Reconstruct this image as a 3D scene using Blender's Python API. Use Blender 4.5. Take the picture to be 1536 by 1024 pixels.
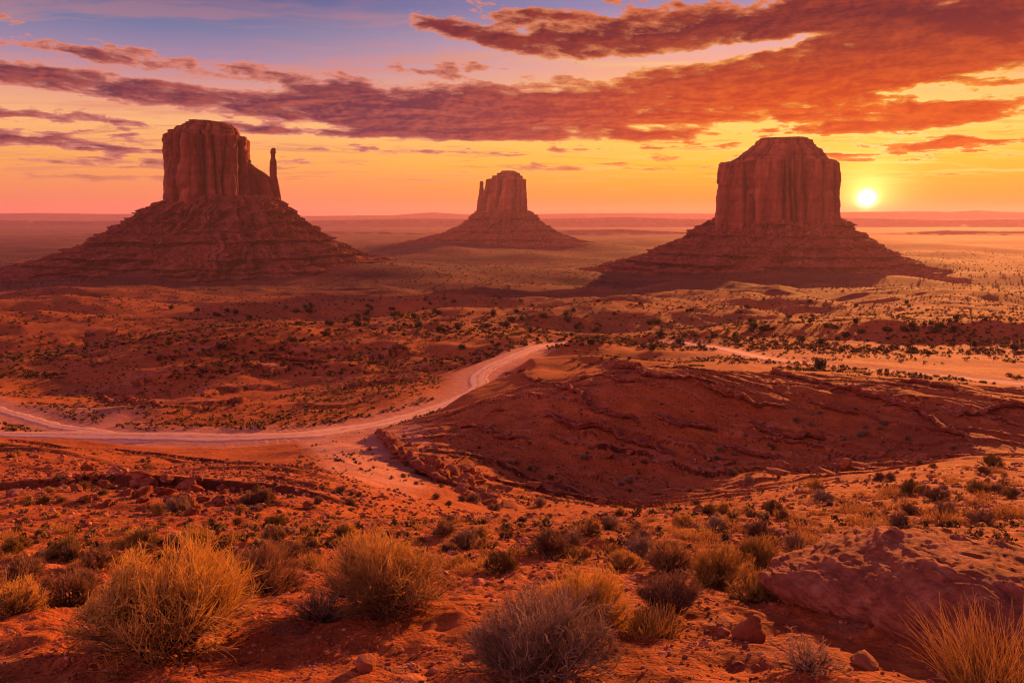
import bpy, math, random
import numpy as np

for o in list(bpy.data.objects):
    bpy.data.objects.remove(o)
scene = bpy.context.scene
COL = scene.collection
R = math.radians

# ------------------------------------------------------------------ camera
F = 1195.0                      # focal length in pixels of a 1536 px wide frame
PITCH = math.atan(192.0 / F)    # looks down so that the horizon lies a third from the top
cp, sp = math.cos(PITCH), math.sin(PITCH)
cam_d = bpy.data.cameras.new('camera')
cam_d.sensor_width = 36.0
cam_d.lens = F / 1536.0 * 36.0
cam_d.clip_start = 0.1
cam_d.clip_end = 80000.0
cam = bpy.data.objects.new('camera', cam_d)
COL.objects.link(cam)
cam.location = (0, 0, 0)
cam.rotation_euler = (math.pi / 2 - PITCH, 0, 0)
scene.camera = cam

# ------------------------------------------------------------------ render settings, exposure
scene.render.engine = 'CYCLES'
scene.view_settings.view_transform = 'Standard'
scene.view_settings.look = 'None'
scene.view_settings.exposure = 1.0
scene.view_settings.gamma = 1.0
cy = scene.cycles
cy.use_denoising = True
cy.max_bounces = 4
cy.filter_width = 1.15
cy.diffuse_bounces = 2
cy.glossy_bounces = 1
cy.transmission_bounces = 2
cy.volume_bounces = 0
cy.transparent_max_bounces = 4
cy.sample_clamp_indirect = 4.0
cy.caustics_reflective = False
cy.caustics_refractive = False

# ------------------------------------------------------------------ pixel -> world helpers
def s_of_py(py):
    k = (512.0 - py) / F
    return (-sp + k * cp) / (cp + k * sp)

def at(px, py, Y):
    k = (512.0 - py) / F
    dy = cp + k * sp
    return ((px - 768.0) / F / dy * Y, Y, s_of_py(py) * Y)

def azel(px, py):
    x, y, z = at(px, py, 1.0)
    n = math.sqrt(x * x + y * y + z * z)
    return math.degrees(math.atan2(x, y)), math.degrees(math.asin(z / n))

def lin(r, g, b):
    f = lambda c: (c / 255.0) / 12.92 if c / 255.0 <= 0.04045 else ((c / 255.0 + 0.055) / 1.055) ** 2.4
    return (f(r), f(g), f(b), 1.0)

# ------------------------------------------------------------------ node helper
class N:
    def __init__(self, tree):
        self.t = tree
        tree.nodes.clear()
    def new(self, typ, **kw):
        n = self.t.nodes.new(typ)
        for k, v in kw.items():
            setattr(n, k, v)
        return n
    def put(self, sock, v):
        if isinstance(v, bpy.types.NodeSocket):
            self.t.links.new(v, sock)
        elif v is not None:
            if hasattr(sock.default_value, '__len__'):
                if not hasattr(v, '__len__'):
                    v = [v] * len(sock.default_value)
                sock.default_value = tuple(v)[:len(sock.default_value)]
            else:
                sock.default_value = v
    def m(self, op, a, b=None, c=None, clamp=False):
        n = self.new('ShaderNodeMath', operation=op, use_clamp=clamp)
        for i, v in enumerate((a, b, c)):
            if v is not None:
                self.put(n.inputs[i], v)
        return n.outputs[0]
    def vm(self, op, a, b=None, scale=None):
        n = self.new('ShaderNodeVectorMath', operation=op)
        self.put(n.inputs[0], a)
        if b is not None:
            self.put(n.inputs[1], b)
        if scale is not None:
            self.put(n.inputs['Scale'], scale)
        return n.outputs['Value'] if op in ('LENGTH', 'DOT_PRODUCT', 'DISTANCE') else n.outputs[0]
    def sep(self, v):
        n = self.new('ShaderNodeSeparateXYZ'); self.put(n.inputs[0], v)
        return n.outputs[0], n.outputs[1], n.outputs[2]
    def comb(self, x, y, z):
        n = self.new('ShaderNodeCombineXYZ')
        for i, v in enumerate((x, y, z)):
            self.put(n.inputs[i], v)
        return n.outputs[0]
    def ss(self, v, a, b, lo=0.0, hi=1.0, kind='SMOOTHSTEP'):
        n = self.new('ShaderNodeMapRange', interpolation_type=kind, clamp=True)
        self.put(n.inputs[0], v); self.put(n.inputs[1], a); self.put(n.inputs[2], b)
        self.put(n.inputs[3], lo); self.put(n.inputs[4], hi)
        return n.outputs[0]
    def mix(self, f, a, b, mode='MIX'):
        n = self.new('ShaderNodeMix', data_type='RGBA', blend_type=mode)
        self.put(n.inputs[0], f); self.put(n.inputs[6], a); self.put(n.inputs[7], b)
        return n.outputs[2]
    def ramp(self, f, stops, interp='LINEAR'):
        n = self.new('ShaderNodeValToRGB')
        cr = n.color_ramp
        cr.interpolation = interp
        while len(cr.elements) < len(stops):
            cr.elements.new(0.5)
        for e, (p, c) in zip(cr.elements, stops):
            e.position = p
            e.color = c if len(c) == 4 else (*c, 1)
        self.put(n.inputs[0], f)
        return n.outputs[0]
    def noise(self, vec, scale, detail=4.0, rough=0.55, dist=0.0, lac=2.0, typ=None):
        n = self.new('ShaderNodeTexNoise')
        if typ:
            n.noise_type = typ
        self.put(n.inputs['Vector'], vec)
        self.put(n.inputs['Scale'], scale)
        self.put(n.inputs['Detail'], detail)
        self.put(n.inputs['Roughness'], rough)
        self.put(n.inputs['Lacunarity'], lac)
        self.put(n.inputs['Distortion'], dist)
        return n.outputs[0]
    def voro(self, vec, scale, feature='F1', out='Distance', rand=1.0):
        n = self.new('ShaderNodeTexVoronoi', feature=feature)
        self.put(n.inputs['Vector'], vec); self.put(n.inputs['Scale'], scale)
        self.put(n.inputs['Randomness'], rand)
        return n.outputs[out]

# ------------------------------------------------------------------ sun
SUN_AZ, SUN_EL = 30.0, 8.0           # degrees right of the view axis, above the horizon
sun_d = bpy.data.lights.new('sun', 'SUN')
sun_d.energy = 5.0
sun_d.angle = R(0.6)
sun_d.color = (1.0, 0.32, 0.075)
sun = bpy.data.objects.new('sun', sun_d)
COL.objects.link(sun)
sun.location = (400, 800, 300)
sun.rotation_euler = (R(90.0 - SUN_EL), 0, R(180.0 - SUN_AZ))

# ------------------------------------------------------------------ world: sunset sky with clouds
def build_world():
    w = bpy.data.worlds.new('World')
    scene.world = w
    w.use_nodes = True
    n = N(w.node_tree)
    d = n.new('ShaderNodeTexCoord').outputs['Generated']
    d = n.vm('NORMALIZE', d)
    x, y, z = n.sep(d)
    az = n.m('MULTIPLY', n.m('ARCTAN2', x, y), 57.29578)
    el = n.m('MULTIPLY', n.m('ARCSINE', z), 57.29578)
    saz, sel = azel(1300, 298)
    sd = (math.sin(R(saz)) * math.cos(R(sel)), math.cos(R(saz)) * math.cos(R(sel)), math.sin(R(sel)))
    cosang = n.vm('DOT_PRODUCT', d, sd)
    ang = n.m('MULTIPLY', n.m('ARCCOSINE', n.m('MINIMUM', cosang, 0.9999999)), 57.29578)
    # clear sky, one run of colours away from the sun and one towards it
    e01 = n.m('DIVIDE', n.m('ADD', el, 0.0), 40.0, clamp=True)
    def st(*rows):
        return [(max(0.0, min(1.0, azel(768, py)[1] / 40.0 if py is not None and py > -900 else -py / 1000.0)), lin(*c)) for py, c in rows]
    cool = n.ramp(e01, st((318, (232, 128, 104)), (285, (243, 148, 96)), (245, (250, 172, 92)), (195, (252, 186, 122)),
                          (150, (226, 158, 140)), (105, (165, 138, 168)), (60, (112, 122, 162)), (10, (72, 96, 146)), (-1000, (34, 48, 100))))
    warm = n.ramp(e01, st((318, (253, 132, 34)), (285, (254, 164, 42)), (245, (255, 198, 60)), (195, (255, 214, 104)),
                          (150, (255, 196, 120)), (105, (250, 176, 140)), (60, (214, 168, 180)), (10, (150, 140, 180)), (-1000, (50, 52, 96))))
    side = n.ss(az, -24.0, 17.0)
    side = n.m('MULTIPLY', side, n.ss(n.m('ABSOLUTE', az), 170.0, 50.0))
    sky = n.mix(side, cool, warm)
    back = n.ss(n.m('ABSOLUTE', az), 45.0, 120.0)
    backc = n.ramp(e01, [(0.0, lin(186, 112, 126)), (0.25, lin(232, 146, 152)), (0.6, lin(176, 114, 134)), (1.0, lin(84, 66, 104))])
    rear_fill = n.ss(n.m('COSINE', n.m('MULTIPLY', n.m('ADD', az, 118.0), 0.0174533)), -0.2, 1.0, 0.16, 3.1)  # unseen glow added behind the viewer, as fill on butte fronts and shrubs
    backc = n.vm('SCALE', backc, scale=rear_fill)
    sky = n.mix(back, sky, backc)
    # ---- clouds lie on a high sheet: stretched and crowded towards the horizon
    k = n.m('DIVIDE', 1.0, n.m('ADD', n.m('MAXIMUM', z, 0.0), 0.05))
    px_ = n.m('MULTIPLY', x, k); py_ = n.m('MULTIPLY', y, k)
    P0 = n.comb(px_, py_, 0.0)
    wob = n.noise(P0, 0.9, 3.0, 0.5)
    P1 = n.vm('ADD', P0, n.comb(n.m('MULTIPLY', n.m('SUBTRACT', wob, 0.5), 1.2), n.m('MULTIPLY', n.m('SUBTRACT', wob, 0.5), 0.9), 3.7))
    AEs = n.comb(n.m('MULTIPLY', az, 0.55), n.m('MULTIPLY', n.m('ADD', el, n.m('MULTIPLY', az, 0.03)), 1.55), n.m('MULTIPLY', wob, 1.5))
    bil = n.noise(AEs, 1.0, 9.0, 0.62, 0.2)
    bil2 = n.noise(n.vm('ADD', AEs, (0.16, -0.12, 0.0)), 1.0, 6.0, 0.6, 0.2)
    n1 = n.m('ADD', n.m('MULTIPLY', n.noise(P1, 1.7, 10.0, 0.62, 0.15), 0.55), n.m('MULTIPLY', bil, 0.45))
    # the same sheet a step nearer the sun, for edges lit from that side
    P2 = n.vm('ADD', P1, (0.04, 0.12, 0.0))
    n2 = n.m('ADD', n.m('MULTIPLY', n.noise(P2, 1.7, 6.0, 0.60, 0.15), 0.55), n.m('MULTIPLY', bil2, 0.45))
    AE = n.comb(az, el, 0.0)
    def blob(px, py, wx, wy, slope, amp):
        a0, e0 = azel(px, py)
        q = 0.0479
        xa = n.m('SUBTRACT', az, a0)
        ya = n.m('SUBTRACT', n.m('SUBTRACT', el, e0), n.m('MULTIPLY', xa, -slope))
        r2 = n.m('ADD', n.m('POWER', n.m('DIVIDE', xa, wx * q), 2.0), n.m('POWER', n.m('DIVIDE', ya, wy * q), 2.0))
        return n.m('MULTIPLY', n.m('EXPONENT', n.m('MULTIPLY', r2, -1.0)), amp)
    blobs = [
        (170, 84, 190, 14, 0.10, 0.72), (60, 104, 120, 9, 0.0, 0.45), (60, 38, 70, 7, 0.1, 0.4),
        (430, 106, 150, 15, 0.12, 0.60), (150, 136, 260, 18, 0.02, 0.74),
        (420, 152, 330, 24, 0.08, 0.74), (680, 168, 200, 24, 0.02, 0.70), (640, 128, 150, 22, 0.02, 0.60),
        (900, 152, 250, 28, -0.05, 0.78), (1120, 132, 280, 40, -0.08, 0.82),
        (1000, 40, 230, 40, 0.03, 0.82), (880, 70, 100, 26, 0.05, 0.55), (1230, 20, 170, 36, 0.0, 0.92),
        (1430, 70, 210, 55, -0.12, 1.12), (1500, 20, 150, 50, 0.0, 0.7), (1320, 100, 120, 30, -0.1, 0.5),
        (660, 40, 95, 15, 0.22, 0.85), (770, 22, 80, 20, 0.1, 0.60), (720, 100, 90, 9, 0.03, 0.70), (560, 98, 90, 5, 0.1, 0.55), (760, 62, 80, 12, 0.2, 0.55),
        (1440, 162, 150, 11, -0.02, 0.9), (1400, 188, 130, 9, -0.05, 0.85), (1470, 214, 160, 11, -0.02, 0.9),
        (965, 200, 80, 9, 0.02, 0.85), (800, 205, 80, 5, 0.0, 0.65), (1060, 218, 90, 5, 0.0, 0.62),
        (70, 176, 170, 12, 0.05, 0.80), (80, 214, 220, 13, 0.06, 0.85), (430, 196, 130, 7, 0.05, 0.62), (650, 192, 140, 8, 0.0, 0.7),
        (70, 264, 180, 8, 0.02, 0.55), (330, 268, 140, 5, 0.0, 0.5), (1420, 262, 150, 4, 0.0, 0.6), (1330, 240, 120, 3, 0.0, 0.6),
        (1060, 84, 120, 10, -0.12, -0.75), (1180, 60, 90, 7, -0.15, -0.4), (900, 96, 120, 7, -0.02, -0.45), (1250, 190, 220, 7, -0.03, 0.75), (1120, 236, 220, 6, 0.0, 0.66), (560, 226, 220, 6, 0.0, 0.66), (880, 252, 240, 6, 0.0, 0.62), (500, 180, 130, 6, 0.06, 0.6), (1000, 180, 200, 6, 0.0, 0.6), (640, 205, 160, 6, 0.03, 0.7), (200, 245, 200, 6, 0.0, 0.6), (1370, 32, 70, 12, -0.35, -0.75),
        (350, 35, 260, 40, 0.0, -0.5), (1400, 130, 80, 9, -0.05, -0.45), (560, 60, 60, 30, 0.0, -0.3),
        (250, 116, 180, 7, 0.08, -0.6), (30, 20, 200, 25, 0.0, -0.2),
    ]
    cov = None
    for b in blobs:
        v = blob(*b)
        cov = v if cov is None else n.m('ADD', cov, v)
    front = n.ss(n.m('ABSOLUTE', az), 75.0, 45.0)
    cov = n.m('ADD', n.m('MULTIPLY', cov, front), n.m('MULTIPLY', n.m('SUBTRACT', 1.0, front), 0.38))
    cov = n.m('SUBTRACT', cov, 0.46)
    dens = n.m('ADD', n.m('MULTIPLY', n.m('SUBTRACT', n1, 0.5), 4.3), cov)
    low = n.ss(el, 0.5, 4.0)
    alpha = n.m('MULTIPLY', n.ss(dens, 0.0, 0.17), low)
    thick = n.ss(dens, -0.02, 0.62)
    lit = n.m('ADD', n.m('MULTIPLY', n.m('SUBTRACT', n1, n2), 6.5), 0.34, clamp=True)
    near = n.ss(ang, 34.0, 6.0)
    core = n.mix(near, lin(98, 50, 70), lin(200, 66, 26))
    high = n.ss(el, 6.5, 12.5)
    core = n.mix(n.m('MULTIPLY', high, n.ss(az, -18.0, 4.0)), core, lin(98, 34, 46))
    edge = n.mix(near, lin(226, 140, 122), lin(255, 176, 64))
    edge = n.mix(n.m('MULTIPLY', n.ss(el, 8.0, 13.0), n.ss(az, -8.0, 8.0)), edge, lin(228, 126, 82))
    mid = n.mix(near, lin(184, 90, 80), lin(240, 104, 30))
    mid = n.mix(n.m('MULTIPLY', high, 0.75), mid, lin(168, 62, 46))
    core = n.mix(n.m('MULTIPLY', lit, n.m('SUBTRACT', 0.85, n.m('MULTIPLY', high, 0.35))), core, mid)
    cl = n.mix(thick, edge, core)
    # silver lining where thin cloud stands near the sun
    cl = n.mix(n.m('MULTIPLY', n.m('MULTIPLY', n.ss(thick, 0.45, 0.0), n.ss(ang, 16.0, 3.0)), 0.8), cl, (1.6, 0.95, 0.35, 1))
    cl = n.mix(back, cl, n.vm('SCALE', lin(200, 110, 112)[:3], scale=rear_fill))
    n3 = n.noise(n.vm('ADD', n.vm('MULTIPLY', P1, (0.75, 2.4, 1.0)), (4.1, 1.7, 0.6)), 1.1, 9.0, 0.64, 0.3)
    al3 = n.m('MULTIPLY', n.m('MULTIPLY', n.ss(n3, 0.50, 0.66), n.ss(el, 1.2, 3.0)), n.ss(el, 13.0, 8.5, 0.25, 0.62))
    sky = n.mix(n.m('MULTIPLY', al3, n.m('SUBTRACT', 1.0, back)), sky, n.mix(near, lin(226, 138, 112), lin(255, 224, 128)))
    n4 = n.noise(n.vm('ADD', n.vm('MULTIPLY', P1, (0.6, 1.9, 1.0)), (1.3, 8.2, 2.6)), 1.3, 9.0, 0.62, 0.3)
    al4 = n.m('MULTIPLY', n.m('MULTIPLY', n.ss(n4, 0.55, 0.68), n.ss(el, 1.0, 2.5)), n.ss(el, 10.0, 7.0, 0.0, 0.6))
    sky = n.mix(n.m('MULTIPLY', al4, n.m('SUBTRACT', 1.0, back)), sky, n.mix(near, lin(204, 116, 98), lin(240, 132, 44)))
    col = n.mix(alpha, sky, cl)
    # aureole and the disc itself
    g1 = n.m('MULTIPLY', n.m('EXPONENT', n.m('MULTIPLY', ang, -0.95)), 3.0)
    g2 = n.m('MULTIPLY', n.m('EXPONENT', n.m('MULTIPLY', ang, -0.16)), 0.16)
    glow = n.vm('ADD', n.vm('SCALE', (1.0, 0.60, 0.16), scale=g1), n.vm('SCALE', (1.0, 0.36, 0.03), scale=g2))
    glow = n.vm('SCALE', glow, scale=n.m('SUBTRACT', 1.0, n.m('MULTIPLY', alpha, 0.75)))
    disc = n.m('MULTIPLY', n.m('EXPONENT', n.m('MULTIPLY', n.m('POWER', n.m('DIVIDE', ang, 0.40), 2.0), -1.0)), 11.0)
    glow = n.vm('ADD', glow, n.vm('SCALE', (1.0, 0.80, 0.45), scale=disc))
    col = n.vm('ADD', col, glow)
    # below the horizon: red land
    col = n.mix(n.ss(el, 0.0, -2.0), col, lin(110, 48, 40))
    bg = n.new('ShaderNodeBackground'); n.put(bg.inputs[0], col); bg.inputs[1].default_value = 0.5
    out = n.new('ShaderNodeOutputWorld')
    n.put(out.inputs[0], bg.outputs[0])
    w.cycles.sampling_method = 'MANUAL'
    w.cycles.sample_map_resolution = 1024
build_world()

# ------------------------------------------------------------------ mesh helpers
def mesh_from(name, V, faces, smooth=True, attrs=None):
    """V (n,3) floats; faces: one (m,k) int array or a list of such arrays."""
    if isinstance(faces, np.ndarray):
        faces = [faces]
    V = np.asarray(V, dtype=np.float32)
    me = bpy.data.meshes.new(name)
    me.vertices.add(len(V)); me.vertices.foreach_set('co', V.ravel())
    li = np.concatenate([f.ravel() for f in faces]).astype(np.int32)
    tot = np.concatenate([np.full(len(f), f.shape[1]) for f in faces]).astype(np.int32)
    start = np.concatenate([[0], np.cumsum(tot)[:-1]]).astype(np.int32)
    me.loops.add(len(li)); me.loops.foreach_set('vertex_index', li)
    me.polygons.add(len(tot)); me.polygons.foreach_set('loop_start', start)
    me.polygons.foreach_set('use_smooth', np.full(len(tot), smooth))
    me.update(calc_edges=True)
    for an, av in (attrs or {}).items():
        av = np.asarray(av, dtype=np.float32)
        if av.ndim == 1:
            a = me.attributes.new(an, 'FLOAT', 'POINT'); a.data.foreach_set('value', av)
        else:
            a = me.attributes.new(an, 'FLOAT_COLOR', 'POINT'); a.data.foreach_set('color', av.ravel())
    return me

def obj(name, me, mat=None, parent=None):
    o = bpy.data.objects.new(name, me)
    COL.objects.link(o)
    if mat is not None and me is not None and len(me.materials) == 0:
        me.materials.append(mat)
    if parent is not None:
        o.parent = parent
    return o

def tag(o, label=None, cat=None, group=None, kind=None):
    if label: o['label'] = label
    if cat: o['category'] = cat
    if group: o['group'] = group
    if kind or cat: o['kind'] = kind or 'thing'
    return o

def empty(name, loc=(0, 0, 0), rz=0.0, s=1.0):
    o = bpy.data.objects.new(name, None)
    COL.objects.link(o)
    o.location = loc; o.rotation_euler = (0, 0, rz); o.scale = (s, s, s) if not hasattr(s, '__len__') else s
    o.empty_display_size = 0.1
    return o

def copy_tree(o, parent=None):
    c = o.copy(); COL.objects.link(c)
    if parent is not None:
        c.parent = parent
    for ch in list(o.children):
        copy_tree(ch, c)
    return c

def grid_faces(nr, nc, wrap=False):
    i = np.arange(nr - 1)[:, None]; j = np.arange(nc if wrap else nc - 1)[None, :]
    j2 = (j + 1) % nc
    a = i * nc + j; b = i * nc + j2; c = (i + 1) * nc + j2; d = (i + 1) * nc + j
    return np.stack([a, b, c, d], -1).reshape(-1, 4)

# ------------------------------------------------------------------ numpy noise
def _h(ix, iy, iz, seed):
    h = (ix.astype(np.uint32) * np.uint32(374761393) + iy.astype(np.uint32) * np.uint32(668265263)
         + iz.astype(np.uint32) * np.uint32(2147483647 - 101) + np.uint32((seed * 1274126177) & 0xffffffff))
    h = (h ^ (h >> np.uint32(13))) * np.uint32(1274126177)
    return h ^ (h >> np.uint32(16))

def noise2(x, y, seed=0):
    x = np.asarray(x, np.float64); y = np.asarray(y, np.float64)
    xi = np.floor(x); yi = np.floor(y)
    fx = x - xi; fy = y - yi
    xi = xi.astype(np.int64); yi = yi.astype(np.int64)
    u = fx * fx * fx * (fx * (fx * 6 - 15) + 10); v = fy * fy * fy * (fy * (fy * 6 - 15) + 10)
    z0 = np.zeros_like(xi)
    def g(a, b, dx, dy):
        ang = _h(xi + a, yi + b, z0, seed).astype(np.float64) * (2 * math.pi / 4294967296.0)
        return np.cos(ang) * dx + np.sin(ang) * dy
    n00 = g(0, 0, fx, fy); n10 = g(1, 0, fx - 1, fy); n01 = g(0, 1, fx, fy - 1); n11 = g(1, 1, fx - 1, fy - 1)
    a = n00 + u * (n10 - n00); b = n01 + u * (n11 - n01)
    return (a + v * (b - a)) * 1.5

def noise3(x, y, z, seed=0):
    x, y, z = np.broadcast_arrays(np.asarray(x, np.float64), np.asarray(y, np.float64), np.asarray(z, np.float64))
    xi = np.floor(x); yi = np.floor(y); zi = np.floor(z)
    fx = x - xi; fy = y - yi; fz = z - zi
    xi = xi.astype(np.int64); yi = yi.astype(np.int64); zi = zi.astype(np.int64)
    s = lambda t: t * t * t * (t * (t * 6 - 15) + 10)
    u, v, w = s(fx), s(fy), s(fz)
    def val(a, b, c):
        return _h(xi + a, yi + b, zi + c, seed).astype(np.float64) * (2.0 / 4294967296.0) - 1.0
    def lerp(a, b, t): return a + t * (b - a)
    x00 = lerp(val(0, 0, 0), val(1, 0, 0), u); x10 = lerp(val(0, 1, 0), val(1, 1, 0), u)
    x01 = lerp(val(0, 0, 1), val(1, 0, 1), u); x11 = lerp(val(0, 1, 1), val(1, 1, 1), u)
    return lerp(lerp(x00, x10, v), lerp(x01, x11, v), w)

def fbm2(x, y, oct=5, seed=0, gain=0.5, ridged=False):
    t = 0.0; a = 1.0; f = 1.0
    for i in range(oct):
        nn = noise2(x * f, y * f, seed + i)
        t = t + a * ((1 - 2 * np.abs(nn)) if ridged else nn)
        a *= gain; f *= 2.03
    return t

def fbm3(x, y, z, oct=4, seed=0, gain=0.5):
    t = 0.0; a = 1.0; f = 1.0
    for i in range(oct):
        t = t + a * noise3(x * f, y * f, z * f, seed + i)
        a *= gain; f *= 2.03
    return t

def sstep(x, a, b):
    t = np.clip((x - a) / (b - a), 0, 1)
    return t * t * (3 - 2 * t)

# ------------------------------------------------------------------ materials
def principled(name, build, bump=None):
    m = bpy.data.materials.new(name)
    m.use_nodes = True
    n = N(m.node_tree)
    out = n.new('ShaderNodeOutputMaterial')
    b = n.new('ShaderNodeBsdfPrincipled')
    b.inputs['Roughness'].default_value = 0.92
    b.inputs['Specular IOR Level'].default_value = 0.12
    n.put(out.inputs[0], b.outputs[0])
    build(n, b, out)
    return m

def bump_of(n, b, h, strength, dist):
    bn = n.new('ShaderNodeBump')
    n.put(bn.inputs['Height'], h)
    bn.inputs['Strength'].default_value = strength
    bn.inputs['Distance'].default_value = dist
    n.put(b.inputs['Normal'], bn.outputs[0])

def ground_build(n, b, out):
    pos = n.new('ShaderNodeNewGeometry').outputs['Position']
    att = n.new('ShaderNodeAttribute', attribute_name='zone')
    r_, g_, b_ = n.new('ShaderNodeSeparateColor'), None, None
    n.put(r_.inputs[0], att.outputs['Color'])
    wash, tan, far = r_.outputs[0], r_.outputs[1], r_.outputs[2]
    big = n.noise(pos, 0.035, 6.0, 0.6)
    mid = n.noise(pos, 0.45, 6.0, 0.62)
    fine = n.noise(pos, 7.0, 6.0, 0.65)
    c = n.ramp(mid, [(0.28, (0.23, 0.055, 0.020)), (0.48, (0.38, 0.098, 0.027)), (0.62, (0.48, 0.140, 0.034)), (0.76, (0.56, 0.21, 0.055))])
    c2 = n.ramp(fine, [(0.32, (0.13, 0.034, 0.016)), (0.5, (0.40, 0.105, 0.028)), (0.66, (0.62, 0.23, 0.07))])
    c = n.mix(0.5, c, c2)
    # straw-coloured grass and tan sand on the farther swells
    tn = n.noise(pos, 0.11, 7.0, 0.68)
    tanf = n.m('MULTIPLY', tan, n.ss(tn, 0.36, 0.60))
    tc = n.ramp(n.noise(pos, 1.3, 5.0, 0.7), [(0.34, (0.11, 0.036, 0.018)), (0.5, (0.29, 0.108, 0.042)), (0.66, (0.52, 0.25, 0.085))])
    c = n.mix(tanf, c, tc)
    # pale pink drifted sand in the wash and beside the road
    wn = n.m('MULTIPLY', wash, n.ss(mid, 0.25, 0.55, 0.65, 1.0))
    c = n.mix(wn, c, n.ramp(fine, [(0.3, (0.52, 0.23, 0.155)), (0.7, (0.70, 0.37, 0.26))]))
    # far plain: dull scrub bands
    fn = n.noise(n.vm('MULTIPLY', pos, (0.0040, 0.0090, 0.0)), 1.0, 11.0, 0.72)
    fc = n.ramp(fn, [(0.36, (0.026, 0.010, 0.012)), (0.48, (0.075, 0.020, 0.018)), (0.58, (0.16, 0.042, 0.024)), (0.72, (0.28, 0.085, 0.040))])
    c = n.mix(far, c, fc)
    bed = n.new('ShaderNodeAttribute', attribute_name='bed').outputs['Fac']  # mask for the shade painted on the ledge faces
    c = n.mix(n.m('MULTIPLY', bed, 0.92), c, n.mix(fine, (0.022, 0.008, 0.007, 1), (0.085, 0.024, 0.016, 1)))  # ledge faces darkened in the colour, standing in for their shade
    cap = n.new('ShaderNodeAttribute', attribute_name='cap').outputs['Fac']  # mask for the light painted on the ledge tops
    c = n.mix(n.m('MULTIPLY', cap, n.ss(mid, 0.35, 0.60, 0.1, 0.75)), c, n.mix(fine, (0.30, 0.095, 0.050, 1), (0.60, 0.26, 0.155, 1)))  # ledge tops paled in the colour, standing in for light on the treads
    # darker desert crust in blotches
    c = n.mix(n.m('MULTIPLY', n.ss(big, 0.56, 0.70), 0.45), c, (0.17, 0.045, 0.03, 1))
    # stones a hand or two across, dark and pale
    sv = n.voro(pos, 2.6); sc = n.new('ShaderNodeSeparateColor'); n.put(sc.inputs[0], n.voro(pos, 2.6, out='Color'))
    stone = n.m('MULTIPLY', n.m('MULTIPLY', n.ss(sc.outputs[0], 0.50, 0.55), n.ss(sv, 0.34, 0.22)), n.m('SUBTRACT', 1.0, wash))
    c = n.mix(n.m('MULTIPLY', stone, 0.8), c, n.mix(sc.outputs[1], (0.09, 0.024, 0.016, 1), (0.56, 0.24, 0.12, 1)))
    # light and dark grit
    v = n.voro(pos, 26.0)
    grit = n.ss(v, 0.16, 0.08)
    vr = n.voro(pos, 26.0, out='Color')
    gs = n.new('ShaderNodeSeparateColor'); n.put(gs.inputs[0], vr)
    c = n.mix(n.m('MULTIPLY', n.m('MULTIPLY', grit, n.ss(gs.outputs[0], 0.55, 0.6)), 0.75), c, n.mix(gs.outputs[1], (0.10, 0.03, 0.02, 1), (0.66, 0.33, 0.20, 1)))
    n.put(b.inputs['Base Color'], c)
    h = n.m('ADD', n.m('MULTIPLY', n.noise(pos, 16.0, 7.0, 0.72), 0.040), n.m('MULTIPLY', n.noise(pos, 3.0, 7.0, 0.68), 0.13))
    h = n.m('ADD', h, n.m('MULTIPLY', n.noise(pos, 0.5, 7.0, 0.66), 0.55))
    h = n.m('ADD', h, n.m('MULTIPLY', n.m('MULTIPLY', grit, gs.outputs[2]), 0.012))
    h = n.m('ADD', h, n.m('MULTIPLY', stone, 0.05))
    bump_of(n, b, h, 0.9, 1.0)
GROUND = principled('red_sand', ground_build)

def road_build(n, b, out):
    pos = n.new('ShaderNodeNewGeometry').outputs['Position']
    att = n.new('ShaderNodeAttribute', attribute_name='across').outputs['Fac']
    f = n.noise(pos, 0.6, 6.0, 0.6)
    f2 = n.noise(pos, 6.0, 5.0, 0.6)
    c = n.ramp(f, [(0.3, (0.72, 0.44, 0.31)), (0.7, (0.86, 0.58, 0.43))])
    c = n.mix(0.25, c, n.ramp(f2, [(0.3, (0.42, 0.19, 0.12)), (0.7, (0.72, 0.44, 0.33))]))
    # wheel tracks along the road
    w = n.m('SINE', n.m('MULTIPLY', n.m('ADD', att, n.m('MULTIPLY', f, 0.45)), 19.0))
    c = n.mix(n.ss(w, 0.55, 0.95, 0.0, 0.75), c, (0.48, 0.22, 0.14, 1))
    n.put(b.inputs['Base Color'], c)
    bump_of(n, b, n.m('ADD', n.m('MULTIPLY', w, 0.004), n.m('MULTIPLY', f2, 0.05)), 0.7, 1.0)
ROAD = principled('pale_road_dust', road_build)
def track_build(n, b, out):
    pos = n.new('ShaderNodeNewGeometry').outputs['Position']
    n.put(b.inputs['Base Color'], n.ramp(n.noise(pos, 2.0, 6.0, 0.65), [(0.3, (0.46, 0.17, 0.11)), (0.7, (0.64, 0.30, 0.205))]))
    bump_of(n, b, n.noise(pos, 3.0, 6.0, 0.65), 0.7, 0.12)
TRACK = principled('track_dust', track_build)

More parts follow.
